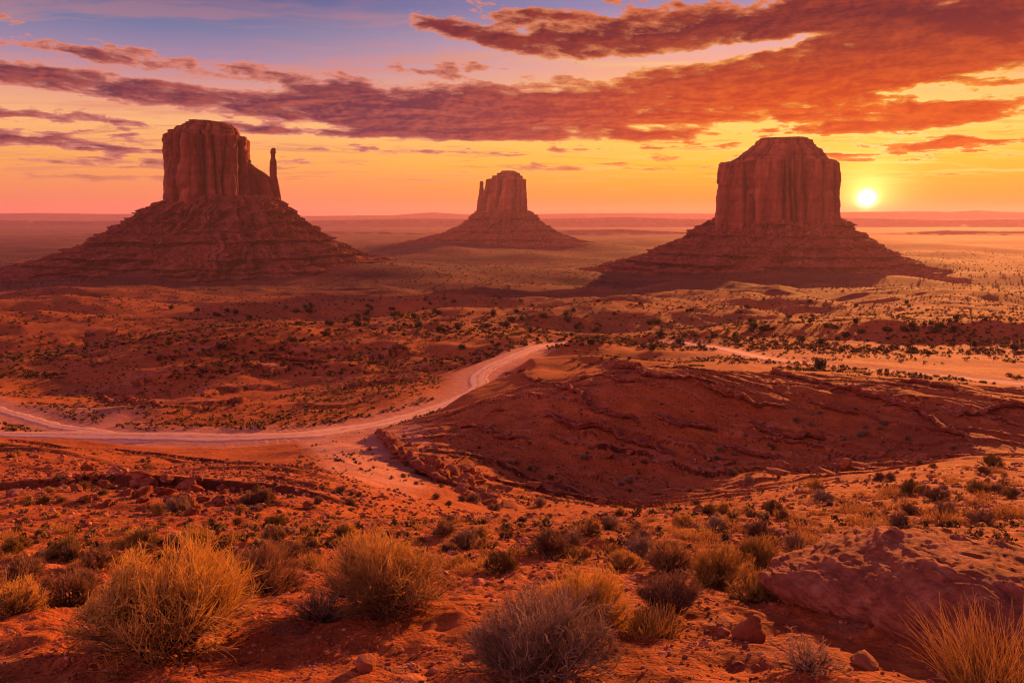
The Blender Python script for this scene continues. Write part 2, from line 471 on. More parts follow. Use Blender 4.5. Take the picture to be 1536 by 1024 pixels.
def rock_build(dark, mid, light, scale, tilt, bump_d, vstreak=0.0, world=True, strata=1.0):
    def f(n, b, out):
        if world:
            pos = n.new('ShaderNodeNewGeometry').outputs['Position']
        else:
            tcn = n.new('ShaderNodeTexCoord').outputs['Object']
            oi = n.new('ShaderNodeObjectInfo').outputs['Random']
            pos = n.vm('ADD', tcn, n.comb(n.m('MULTIPLY', oi, 31.0), n.m('MULTIPLY', oi, 17.0), 0.0))
        x, y, z = n.sep(pos)
        wob = n.noise(pos, 0.8 * scale, 4.0, 0.55)
        zz = n.m('ADD', n.m('ADD', z, n.m('MULTIPLY', x, tilt)), n.m('MULTIPLY', wob, 0.5 / scale))
        band = n.noise(n.comb(n.m('MULTIPLY', x, 0.05), n.m('MULTIPLY', y, 0.05), zz), 2.2 * scale, 5.0, 0.65)
        blot = n.noise(pos, 1.6 * scale, 6.0, 0.65)
        fac = n.m('ADD', n.m('MULTIPLY', band, 0.55 * strata), n.m('MULTIPLY', blot, 1.0 - 0.55 * strata))
        if vstreak > 0:
            st_ = n.noise(n.vm('MULTIPLY', pos, (1.0, 1.0, 0.10)), 1.3 * scale, 6.0, 0.6)
            fac = n.m('ADD', n.m('MULTIPLY', fac, 1.0 - vstreak), n.m('MULTIPLY', st_, vstreak))
        c = n.ramp(fac, [(0.33, dark), (0.5, mid), (0.66, light)])
        if vstreak > 0:      # shade inside the cliff cracks, painted into the colour
            sp_ = n.new('ShaderNodeAttribute', attribute_name='crack_shade').outputs['Fac']
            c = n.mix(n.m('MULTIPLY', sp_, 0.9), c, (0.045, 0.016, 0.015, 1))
        n.put(b.inputs['Base Color'], c)
        h = n.m('ADD', n.m('MULTIPLY', fac, 0.5), n.m('MULTIPLY', n.noise(pos, 6.0 * scale, 7.0, 0.7), 0.5))
        bump_of(n, b, h, 0.9, bump_d)
    return f
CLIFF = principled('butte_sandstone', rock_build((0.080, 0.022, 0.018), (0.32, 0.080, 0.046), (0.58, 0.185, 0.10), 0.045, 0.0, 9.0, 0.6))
def talus_build(n, b, out):
    pos = n.new('ShaderNodeNewGeometry').outputs['Position']
    bed = n.new('ShaderNodeAttribute', attribute_name='bed').outputs['Fac']  # ledge risers, mask for the shade painted on them
    blot = n.noise(pos, 0.11, 7.0, 0.7)
    fine = n.noise(pos, 0.45, 5.0, 0.7)
    c = n.ramp(n.m('ADD', n.m('MULTIPLY', blot, 0.6), n.m('MULTIPLY', fine, 0.4)), [(0.36, (0.12, 0.028, 0.021)), (0.5, (0.29, 0.070, 0.042)), (0.63, (0.44, 0.130, 0.076))])
    vc = n.new('ShaderNodeSeparateColor'); n.put(vc.inputs[0], n.voro(pos, 0.17, out='Color'))
    vd = n.voro(pos, 0.17)
    blk = n.m('MULTIPLY', n.m('MULTIPLY', n.ss(vc.outputs[0], 0.70, 0.76), n.ss(vd, 0.55, 0.35)), n.ss(blot, 0.40, 0.56))
    c = n.mix(n.m('MULTIPLY', blk, 0.85), c, n.mix(vc.outputs[1], (0.30, 0.11, 0.08, 1), (0.60, 0.30, 0.22, 1)))
    fan = n.noise(n.vm('MULTIPLY', pos, (1.0, 1.0, 0.35)), 0.022, 5.0, 0.6)
    c = n.mix(n.ss(fan, 0.52, 0.66, 0.0, 0.5), c, (0.40, 0.15, 0.095, 1))
    c = n.mix(n.ss(fan, 0.46, 0.34, 0.0, 0.55), c, (0.085, 0.024, 0.020, 1))
    # ledge risers darkened in the colour, as shade under their overhanging lips
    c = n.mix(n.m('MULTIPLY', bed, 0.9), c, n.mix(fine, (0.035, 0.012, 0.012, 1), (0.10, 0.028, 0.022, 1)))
    n.put(b.inputs['Base Color'], c)
    bump_of(n, b, n.m('ADD', n.m('ADD', blot, n.m('MULTIPLY', fine, 0.5)), n.m('MULTIPLY', blk, 0.3)), 0.9, 8.0)
TALUS = principled('talus_rubble', talus_build)
OUTCROP = principled('weathered_outcrop', rock_build((0.14, 0.043, 0.026), (0.34, 0.115, 0.062), (0.58, 0.26, 0.15), 5.0, 0.35, 0.08, 0.0, strata=0.7))
BOULDER = principled('red_boulder', rock_build((0.13, 0.037, 0.020), (0.30, 0.092, 0.042), (0.46, 0.18, 0.09), 1.5, 0.2, 0.10, 0.0, world=False, strata=0.5))
MESA = principled('mesa_rock', rock_build((0.12, 0.04, 0.035), (0.22, 0.075, 0.055), (0.32, 0.12, 0.08), 0.012, 0.0, 20.0, 0.0, strata=0.9))

def plant_mat(name, stops, trans=0.35, tint=None):
    m = bpy.data.materials.new(name)
    m.use_nodes = True
    n = N(m.node_tree)
    out = n.new('ShaderNodeOutputMaterial')
    a = n.new('ShaderNodeAttribute', attribute_name='tone').outputs['Fac']
    oi = n.new('ShaderNodeObjectInfo').outputs['Random']
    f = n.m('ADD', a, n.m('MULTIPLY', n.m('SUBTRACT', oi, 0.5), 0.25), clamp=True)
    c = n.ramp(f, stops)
    d = n.new('ShaderNodeBsdfPrincipled'); n.put(d.inputs['Base Color'], c)
    d.inputs['Roughness'].default_value = 0.8; d.inputs['Specular IOR Level'].default_value = 0.15
    t = n.new('ShaderNodeBsdfTranslucent'); n.put(t.inputs[0], c)
    mx = n.new('ShaderNodeMixShader'); mx.inputs[0].default_value = trans
    n.put(mx.inputs[1], d.outputs[0]); n.put(mx.inputs[2], t.outputs[0])
    n.put(out.inputs[0], mx.outputs[0])
    return m
TWIG_TAN = plant_mat('straw_twigs', [(0.0, (0.20, 0.13, 0.085)), (0.35, (0.50, 0.34, 0.19)), (0.7, (0.82, 0.56, 0.19)), (1.0, (0.96, 0.70, 0.13))], 0.5)
TWIG_GREY = plant_mat('grey_twigs', [(0.0, (0.15, 0.10, 0.07)), (0.4, (0.42, 0.30, 0.20)), (0.75, (0.64, 0.47, 0.31)), (1.0, (0.78, 0.57, 0.32))], 0.42)
TWIG_BROWN = plant_mat('brown_twigs', [(0.0, (0.13, 0.078, 0.052)), (0.4, (0.36, 0.22, 0.13)), (0.75, (0.58, 0.38, 0.19)), (1.0, (0.74, 0.50, 0.20))], 0.42)
TWIG_OLIVE = plant_mat('olive_twigs', [(0.0, (0.11, 0.075, 0.04)), (0.4, (0.32, 0.22, 0.085)), (0.75, (0.60, 0.42, 0.11)), (1.0, (0.80, 0.56, 0.12))], 0.45)
GRASS = plant_mat('golden_grass', [(0.0, (0.34, 0.20, 0.07)), (0.5, (0.68, 0.44, 0.12)), (1.0, (0.88, 0.64, 0.20))], 0.5)
SCRUB = plant_mat('dark_scrub', [(0.0, (0.030, 0.032, 0.016)), (0.5, (0.060, 0.058, 0.026)), (1.0, (0.12, 0.095, 0.04))], 0.2)
SCRUB_DRY = plant_mat('dry_scrub', [(0.0, (0.035, 0.028, 0.016)), (0.45, (0.085, 0.058, 0.028)), (0.7, (0.22, 0.14, 0.055)), (1.0, (0.50, 0.33, 0.11))], 0.25)
BARK = plant_mat('grey_bark', [(0.0, (0.07, 0.05, 0.04)), (1.0, (0.20, 0.14, 0.10))], 0.0)

# ------------------------------------------------------------------ terrain: one sheet, polar grid about the viewpoint
rowsR = np.concatenate([
    np.geomspace(0.5, 2.6, 40, endpoint=False), np.geomspace(2.6, 14, 460, endpoint=False),
    np.geomspace(14, 58, 220, endpoint=False), np.geomspace(58, 135, 280, endpoint=False),
    np.geomspace(135, 1000, 270, endpoint=False), np.geomspace(1000, 30000, 130)])
azD = np.concatenate([np.linspace(-180, -42, 36, endpoint=False), np.linspace(-42, 42, 960, endpoint=False), np.linspace(42, 180, 36, endpoint=False)])
NR, NA = len(rowsR), len(azD)
NEAR = [(0.3, -1.46), (1.5, -1.62), (3.0, -1.93)]      # (Y, z) under the camera and out to the frame's bottom edge
COMMON_FAR = [(450, 640), (441, 900)]
columns = {
    -80: [(900, 4.6), (800, 9.5), (772, 14), (705, 27), (648, 46), (668, 75), (640, 108), (600, 145), (560, 190), (520, 265), (480, 420)],
    140: [(900, 4.6), (800, 9.5), (778, 13.5), (720, 24), (672, 40), (684, 70), (654, 105), (620, 135), (580, 180), (535, 250), (490, 380)],
    350: [(900, 4.6), (800, 9.5), (780, 13.0), (742, 19), (706, 30), (692, 38), (702, 60), (658, 104), (630, 130), (590, 168), (540, 235), (490, 360)],
    500: [(900, 4.6), (800, 9.5), (778, 13.2), (762, 18), (722, 32), (684, 60), (653, 100), (630, 125), (590, 165), (545, 220), (500, 310), (470, 430)],
    650: [(900, 4.6), (800, 9.5), (775, 13.5), (770, 28), (747, 48), (700, 60), (650, 88), (612, 128), (580, 170), (540, 225), (500, 310), (470, 430)],
    768: [(900, 4.6), (800, 9.5), (772, 13.6), (770, 34), (745, 60), (705, 72), (650, 81), (600, 92), (560, 124), (535, 175), (518, 215), (498, 290), (470, 420)],
    950: [(900, 4.6), (800, 9.5), (770, 13.6), (768, 36), (738, 70), (700, 75), (650, 80), (600, 85), (550, 91), (553, 124), (540, 180), (518, 235), (490, 320), (465, 450)],
    1150: [(900, 4.6), (800, 9.6), (770, 12.8), (745, 18), (732, 24), (730, 62), (704, 73), (650, 79), (600, 85), (556, 91), (556, 120), (540, 160), (512, 230), (485, 320), (465, 450)],
    1350: [(900, 4.6), (800, 9.6), (765, 13), (730, 19), (704, 28), (706, 54), (694, 73), (640, 79), (602, 85), (570, 91), (570, 122), (545, 170), (515, 235), (485, 330), (465, 450)],
    1620: [(900, 4.6), (795, 9.8), (760, 13), (720, 20), (684, 32), (688, 56), (680, 73), (640, 79), (608, 85), (594, 90), (594, 110), (574, 138), (550, 180), (520, 240), (485, 330), (465, 450)],
}
def plain_z(r):
    return np.interp(np.log(r), np.log([1150, 1400, 2000, 3000, 6000, 30000]), [-118, -130, -132, -140, -152, -175])
def build_base():
    LR = np.linspace(math.log(0.4), math.log(31000), 460)
    cols = sorted(columns)
    A = np.array([math.degrees(math.atan((c - 768) / F / 1.0)) for c in cols])
    prof = []
    for c, a in zip(cols, A):
        ca = math.cos(R(a))
        pts = [(Y / ca, z) for Y, z in NEAR] + [(Y / ca, s_of_py(py) * Y) for py, Y in columns[c] + COMMON_FAR]
        pts += [(r, float(plain_z(r))) for r in (1300, 1600, 2000, 3000, 6000, 30000)]
        pts = np.array(pts)
        prof.append(np.interp(LR, np.log(pts[:, 0]), pts[:, 1]))
    prof = np.array(prof)                    # (ncol, nLR)
    AZ = np.linspace(-60, 60, 241)
    G = np.array([np.interp(AZ, A, prof[:, i]) for i in range(len(LR))])   # (nLR, nAZ)
    def smooth(M, axis, w):
        kx = np.exp(-0.5 * (np.arange(-3 * w, 3 * w + 1) / w) ** 2); kx /= kx.sum()
        pad = [(0, 0), (0, 0)]; pad[axis] = (3 * w, 3 * w)
        Mp = np.pad(M, pad, mode='edge')
        return np.apply_along_axis(lambda v: np.convolve(v, kx, mode='valid'), axis, Mp)
    G = smooth(G, 1, 5)
    G = smooth(G, 0, 2)
    return LR, AZ, G
LR, AZ, G = build_base()
def bil(G, fr, fa):
    i = np.clip(fr.astype(int), 0, G.shape[0] - 2); j = np.clip(fa.astype(int), 0, G.shape[1] - 2)
    u = np.clip(fr - i, 0, 1); v = np.clip(fa - j, 0, 1)
    return (G[i, j] * (1 - u) + G[i + 1, j] * u) * (1 - v) + (G[i, j + 1] * (1 - u) + G[i + 1, j + 1] * u) * v
rr, aa = np.meshgrid(rowsR, azD, indexing='ij')
fr = (np.log(rr) - LR[0]) / (LR[1] - LR[0])
fa = (np.clip(aa, -60, 60) + 60) / 0.5
TZ = bil(G, fr, fa)
TX = rr * np.sin(np.radians(aa)); TY = rr * np.cos(np.radians(aa))
BASEZ = TZ.copy()
cell = np.gradient(rowsR)[:, None] * np.ones((1, NA))
# relief in octaves, each only where the grid can carry it and where it is small next to the distance
lam = 420.0; sd_ = 11
while lam > 0.07:
    w = sstep(rr, lam * 0.9, lam * 3.2) * sstep(lam / cell, 2.0, 4.0)
    w = w * (1 - 0.9 * sstep(rr, 5000, 9000))
    rows = np.where(w.max(axis=1) > 0.01)[0]
    if len(rows):
        a, b_ = rows[0], rows[-1] + 1
        nn = noise2(TX[a:b_] / lam, TY[a:b_] / lam, sd_)
        if lam < 60 and lam > 1.2:
            nn = 0.45 * nn + 0.55 * (0.35 - np.abs(noise2(TX[a:b_] / lam + 7.7, TY[a:b_] / lam, sd_ + 50)))
        amp = lam * (0.052 if lam > 6 else 0.036)
        if lam < 0.8:
            amp = lam * 0.105
        if 10 < lam < 110:
            flat_ = sstep(aa[a:b_], 10, 15) * sstep(TY[a:b_], 105, 120) * (1 - sstep(TY[a:b_], 215, 260))
            amp = amp * (1 + 0.75 * sstep(TY[a:b_], 108, 150)) * (1 - 0.75 * flat_)
        TZ[a:b_] += nn * amp * w[a:b_]
    lam *= 0.5; sd_ += 1

for bx, by, bh, br in ((-567, 1500, 26, 560), (545, 1640, 24, 560), (-32, 2950, 30, 900)):     # low swells the buttes stand on
    dd = np.hypot(TX - bx, (TY - by) * 1.25)
    TZ += bh * np.exp(-(dd / br) ** 2) * sstep(rr, 950, 1150)
PXG = 768 + F * np.tan(np.radians(np.clip(aa, -70, 70)))
# ledges of tilted strata across the shaded slope
LEDGE_SHADE = np.zeros_like(TZ); LEDGE_LIGHT = np.zeros_like(TZ)
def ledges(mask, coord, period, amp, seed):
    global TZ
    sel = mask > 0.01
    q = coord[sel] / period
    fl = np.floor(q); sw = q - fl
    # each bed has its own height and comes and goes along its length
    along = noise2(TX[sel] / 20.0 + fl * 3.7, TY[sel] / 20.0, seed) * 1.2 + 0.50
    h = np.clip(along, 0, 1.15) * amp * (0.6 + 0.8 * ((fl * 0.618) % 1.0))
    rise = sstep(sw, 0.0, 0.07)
    LEDGE_LIGHT[sel] = np.maximum(LEDGE_LIGHT[sel], mask[sel] * np.clip(h / amp, 0, 1) * sstep(sw, 0.07, 0.11) * (1 - sstep(sw, 0.20, 0.40)))
    LEDGE_SHADE[sel] = np.maximum(LEDGE_SHADE[sel], mask[sel] * np.clip(h / amp, 0, 1) * sstep(sw, -0.04, 0.0) * (1 - sstep(sw, 0.06, 0.09)) * min(1.0, 0.55 + amp))
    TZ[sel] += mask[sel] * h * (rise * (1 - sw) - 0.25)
wx = 4.0 * fbm2(TX / 22.0, TY / 22.0, 3, 31) + 0.40 * fbm2(TX / 2.6, TY / 2.6, 3, 35)
slope_mask = sstep(PXG, 540, 680) * sstep(TY, 50, 62) * (1 - sstep(TY, 100, 112))
ledges(slope_mask, TY * 0.86 + TX * 0.62 + wx, 3.4, 0.50, 41)
ledges(slope_mask, TY * 0.93 + TX * 0.40 + 1.1 * wx, 1.7, 0.15, 47)
rub = (0.30 * (0.3 - np.abs(noise2(TX / 4.2, TY / 4.2, 83))) + 0.16 * noise2(TX / 1.7, TY / 1.7, 84)) * slope_mask * (0.4 + 0.9 * np.clip(noise2(TX / 13.0, TY / 13.0, 85) + .4, 0, 1))
TZ += rub
left_mask = sstep(PXG, 40, 140) * (1 - sstep(PXG, 600, 720)) * sstep(TY, 112, 135) * (1 - sstep(TY, 330, 420)) * 0.8
ledges(left_mask, TY * 0.8 - TX * 0.4 + 3.2 * wx, 24.0, 1.4, 43)
mound = (1 - sstep(PXG, 430, 560)) * sstep(TY, 15, 22) * (1 - sstep(TY, 44, 58))
ledges(mound, TY + TX * 0.35 + 0.7 * wx, 4.6, 0.45, 45)
del wx

# ---- lookup on the finished grid
LRr = np.log(rowsR)
def gz(x, y):
    x = np.atleast_1d(np.asarray(x, float)); y = np.atleast_1d(np.asarray(y, float))
    r = np.maximum(np.hypot(x, y), 0.51)
    return bil(TZ, np.interp(np.log(r), LRr, np.arange(NR)), np.interp(np.degrees(np.arctan2(x, y)), azD, np.arange(NA)))
def hit(px, py, y0=1.6, y1=1500.0):
    ys = np.geomspace(y0, y1, 2600)
    k = (512.0 - py) / F; dy = cp + k * sp
    xs = (px - 768.0) / F / dy * ys; zs = s_of_py(py) * ys
    below = np.where(zs < gz(xs, ys))[0]
    i = below[0] if len(below) else len(ys) - 1
    return xs[i], ys[i], float(gz(xs[i], ys[i])[0])

# ---- road centre lines: pressed into the ground, then laid on it as sheets
def smooth_line(pts, n=160):
    p = np.array(pts, float)
    t = np.concatenate([[0], np.cumsum(np.hypot(*np.diff(p[:, :2], axis=0).T))])
    ts = np.linspace(0, t[-1], n)
    q = np.stack([np.interp(ts, t, p[:, i]) for i in range(p.shape[1])], 1)
    kx = np.exp(-0.5 * (np.arange(-14, 15) / 3.0) ** 2); kx /= kx.sum()
    qp = np.concatenate([2 * q[:1] - q[14:0:-1], q, 2 * q[-1:] - q[-2:-16:-1]])
    return np.stack([np.convolve(qp[:, i], kx, mode='valid') for i in range(q.shape[1])], 1)
def line_from(pix):
    out = []
    for px, py, Y in pix:
        x, y, z = at(px, py, Y)
        out.append((x, y, z))
    return smooth_line(out)
main_line = line_from([(-40, 650, 108), (60, 652, 106), (180, 653, 105), (300, 656, 103), (400, 656, 103), (480, 650, 107), (560, 638, 114), (635, 618, 126), (680, 603, 136),
                       (714, 588, 146), (719, 576, 154), (714, 565, 162), (732, 551, 173), (772, 534, 190), (808, 519, 214), (850, 514, 235)])
spur_line = line_from([(-60, 596, 150), (20, 620, 132), (90, 640, 116), (180, 651, 107)])
track_line = line_from([(470, 658, 101), (505, 676, 74), (545, 700, 58), (590, 725, 49)])
east_line = line_from([(1010, 512, 240), (1080, 522, 215), (1150, 538, 170), (1260, 552, 152), (1380, 562, 142), (1480, 572, 134), (1620, 584, 125)])
ROADS = [('dirt_road', main_line, 2.35), ('dirt_road', spur_line, 1.4), ('dirt_road', east_line, 2.3)]
washm = np.zeros_like(TZ)
for k_ in range(0, len(track_line), 2):
    d_ = np.hypot(TX - track_line[k_, 0], TY - track_line[k_, 1])
    washm = np.maximum(washm, 0.95 * (1 - sstep(d_, 1.2, 3.5)))
for _, ln, hw in ROADS:
    lo, hi = ln.min(0) - 16, ln.max(0) + 16
    sel = np.where((TX > lo[0]) & (TX < hi[0]) & (TY > lo[1]) & (TY < hi[1]))
    qx, qy = TX[sel], TY[sel]
    best = np.full(len(qx), 1e9); bz = np.zeros(len(qx))
    for i in range(0, len(ln)):
        d = (qx - ln[i, 0]) ** 2 + (qy - ln[i, 1]) ** 2
        u = d < best
        best[u] = d[u]; bz[u] = ln[i, 2]
    d = np.sqrt(best)
    w = 1 - sstep(d, hw + 1.0, hw + 9.0)
    TZ[sel] = TZ[sel] * (1 - w) + (bz - 0.05) * w
    washm[sel] = np.maximum(washm[sel], 0.9 * (1 - sstep(d, hw * 0.9, hw + 6.5)))

# ---- what the ground is made of where (real changes of soil)
wob = fbm2(TX / 30.0, TY / 30.0, 4, 71)
wash_zone = sstep(PXG, 440, 500) * (1 - sstep(PXG + 50 * wob, 600, 660)) * sstep(TY, 26, 44) * (1 - sstep(TY, 96, 108))
wash_e = sstep(PXG + 60 * wob, 1010, 1120) * sstep(TY, 128, 145) * (1 - sstep(TY + 30 * wob, 205, 245))
wash_w = (1 - sstep(PXG + 40 * wob, 140, 240)) * sstep(TY, 92, 104) * (1 - sstep(TY, 128, 150))
washm = np.maximum(washm, np.maximum(0.75 * wash_zone, np.maximum(0.25 * wash_e, 0.7 * wash_w)))
tanm = sstep(TY + 70 * wob, 215, 330) * sstep(PXG + 150 * wob, 480, 760) * (1 - 0.85 * sstep(TY + 120 * wob, 560, 1000))
tanm = np.maximum(tanm, 0.45 * sstep(TY + 40 * wob, 200, 420) * (1 - sstep(PXG, 480, 760)))
tanm = np.maximum(tanm, 0.35 * (1 - sstep(PXG, 100, 260)) * sstep(TY, 110, 130))
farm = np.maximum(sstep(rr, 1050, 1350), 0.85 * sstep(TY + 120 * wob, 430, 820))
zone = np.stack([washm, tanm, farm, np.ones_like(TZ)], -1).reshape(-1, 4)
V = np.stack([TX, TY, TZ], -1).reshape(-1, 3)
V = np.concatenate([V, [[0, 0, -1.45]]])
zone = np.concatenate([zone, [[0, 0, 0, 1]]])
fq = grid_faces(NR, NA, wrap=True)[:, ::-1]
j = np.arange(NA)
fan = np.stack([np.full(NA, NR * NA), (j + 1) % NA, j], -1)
ground = obj('ground', mesh_from('ground', V, [fq, fan], True, {'zone': zone, 'bed': np.append(LEDGE_SHADE.ravel(), 0), 'cap': np.append(LEDGE_LIGHT.ravel(), 0)}), GROUND)
tag(ground, kind='structure')
del V, zone, fq

for name, ln, hw in ROADS:
    n_ = len(ln); m_ = 11
    tan_ = np.gradient(ln[:, :2], axis=0); tan_ /= np.linalg.norm(tan_, axis=1)[:, None]
    nor = np.stack([-tan_[:, 1], tan_[:, 0]], 1)
    u = np.linspace(-1, 1, m_)
    s_ = np.arange(n_)
    wl = hw * (1 + 0.28 * fbm2(s_ / 7.0, s_ * 0 + 1.3, 3, 91)); wr = hw * (1 + 0.28 * fbm2(s_ / 7.0, s_ * 0 + 9.3, 3, 97))
    ends = np.minimum(1, np.minimum(s_ + 1, n_ - s_) / (45.0 if name == 'dirt_track' else 12.0)) ** 0.7
    wl = wl * ends; wr = wr * ends
    off = np.where(u[None, :] < 0, u[None, :] * wl[:, None], u[None, :] * wr[:, None])
    X = ln[:, 0:1] + nor[:, 0:1] * off; Yy = ln[:, 1:2] + nor[:, 1:2] * off
    Z = ln[:, 2:3] + 0.03 - 0.40 * np.abs(u)[None, :] ** 8 + 0 * X
    Vv = np.stack([X, Yy, Z], -1).reshape(-1, 3)
    ac = np.repeat(((u + 1) / 2)[None, :], n_, 0).ravel()
    o = obj(name, mesh_from(name, Vv, grid_faces(n_, m_), True, {'across': ac}), TRACK if name == 'dirt_track' else ROAD)
    tag(o, kind='structure')

# ------------------------------------------------------------------ buttes
def prof_xyz(rows, D):
    """[(py, px left, px right)] at depth D -> z ascending, centre x, half width"""
    z, c, w = [], [], []
    for py, a, b in rows:
        xa, _, zz = at(a, py, D); xb, _, _ = at(b, py, D)
        z.append(zz); c.append((xa + xb) / 2); w.append((xb - xa) / 2)
    o = np.argsort(z)
    return np.array(z)[o], np.array(c)[o], np.array(w)[o]

def turn(Vv, cx0, D):
    a = math.atan2(cx0, D)
    dx = Vv[..., 0] - cx0; dy = Vv[..., 1] - D
    Vv[..., 0] = cx0 + dx * math.cos(a) + dy * math.sin(a)
    Vv[..., 1] = D - dx * math.sin(a) + dy * math.cos(a)
    return Vv

def cliff_mesh(name, rows, D, depth, seed, nth=520, nz=190, flute=1.0, power=3.2, cap=0.82, axis=None):
    z, c, w = prof_xyz(rows, D)
    zz = np.linspace(z[0], z[-1], nz)
    # extra rows where the outline steps
    zz = np.unique(np.concatenate([zz, z, np.clip(z + 0.4, z[0], z[-1])]))
    cc = np.interp(zz, z, c); ww = np.interp(zz, z, w)
    th = np.linspace(0, 2 * math.pi, nth, endpoint=False)
    ct, st = np.cos(th), np.sin(th)
    rad = (np.abs(ct) ** power + np.abs(st) ** power) ** (-1 / power)
    W0 = w.max()
    s = th / (2 * math.pi) * (2 * math.pi * W0)         # arc length in metres
    per = 2 * math.pi * W0
    S, Zg = np.meshgrid(s, zz)
    ang = S / per * 2 * math.pi
    cx, sy = np.cos(ang) * W0, np.sin(ang) * W0
    H = z[-1] - z[0]
    disp = np.zeros_like(S)
    zwarp = Zg * 0.010 + 0.12 * noise3(cx / 60, sy / 60, Zg / 60, seed + 9)
    for lam_, a_ in ((46, 8.0), (22, 8.0), (11, 3.4), (5.5, 1.3)):
        nn = noise3(cx / lam_, sy / lam_, zwarp * 46 / lam_ * 0.5, seed)
        rd = np.abs(nn)
        disp += a_ * (np.minimum(rd * 2.4, 0.8) - 0.55)       # rounded ribs between sharp cracks
        seed += 1
    rg = np.random.default_rng(seed)
    ncr = int(per / 15.0)
    cang = np.sort(rg.uniform(0, per, ncr))
    crk = np.full(S.shape, 1e9); cid = np.zeros(S.shape)
    lean = 2.6 * noise3(cx / 40, sy / 40, Zg / 70, seed + 17)
    for k_, c0 in enumerate(cang):
        d_ = np.abs((S + lean - c0 - rg.normal(0, .035) * (Zg - z[0]) + per / 2) % per - per / 2)
        dep = rg.uniform(.40, 1.0)
        dq = d_ / dep
        u_ = dq < crk; crk = np.where(u_, dq, crk); cid = np.where(u_, dep, cid)
    fade = 0.6 + 0.4 * sstep(noise3(cx / 30, sy / 30, Zg / 55, seed + 23), -0.5, 0.3)
    disp = disp * 0.9 - 20.0 * cid * np.exp(-(crk * cid / 4.2)) * fade + 3.0
    # bedding: thin near the top and the foot
    topf = sstep(Zg, z[0] + (cap - 0.01) * H, z[0] + (cap + 0.03) * H); botf = 1 - sstep(Zg, z[0] + 0.04 * H, z[0] + 0.12 * H)
    bed = noise3(cx / 90, sy / 90, Zg / 4.2, seed + 3) + 0.6 * noise3(cx / 50, sy / 50, Zg / 2.1, seed + 4)
    disp = (disp * (1 - 0.8 * topf) - 1.5 * topf) * flute + bed * (0.35 + 2.6 * topf + 1.8 * botf) * flute
    disp += 0.7 * fbm3(cx / 9, sy / 9, Zg / 9, 3, seed + 7) * flute
    disp = disp - np.percentile(disp, 82)
    crack_shade = np.clip(np.exp(-(crk * cid / 3.6)) * fade * cid * 1.3, 0, 1)
    wr = ww[:, None]
    f = np.clip((wr + disp) / np.maximum(wr, 1e-3), 0.3, 1.6)
    X = cc[:, None] + wr * rad[None, :] * ct[None, :] * f
    dep = np.minimum(depth, 1e9) / W0
    Yy = D + wr * dep * rad[None, :] * st[None, :] * f
    Vv = np.stack([X, Yy, Zg], -1)
    # close the top with shrinking rings
    top = Vv[-1]; ctr = top.mean(0)
    rings = [Vv]
    for k_ in (0.8, 0.55, 0.3, 0.1):
        rg = ctr + (top - ctr) * k_
        rg[:, 2] = zz[-1] + 1.2 * fbm2(rg[:, 0] / 12, rg[:, 1] / 12, 3, seed)
        rings.append(rg[None])
    Vv = np.concatenate(rings, 0)
    nr = Vv.shape[0]
    crack_shade = np.concatenate([crack_shade, np.zeros((4, nth))]).ravel()
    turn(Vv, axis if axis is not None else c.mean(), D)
    return mesh_from(name, Vv.reshape(-1, 3), grid_faces(nr, nth, True), True, {'crack_shade': crack_shade})

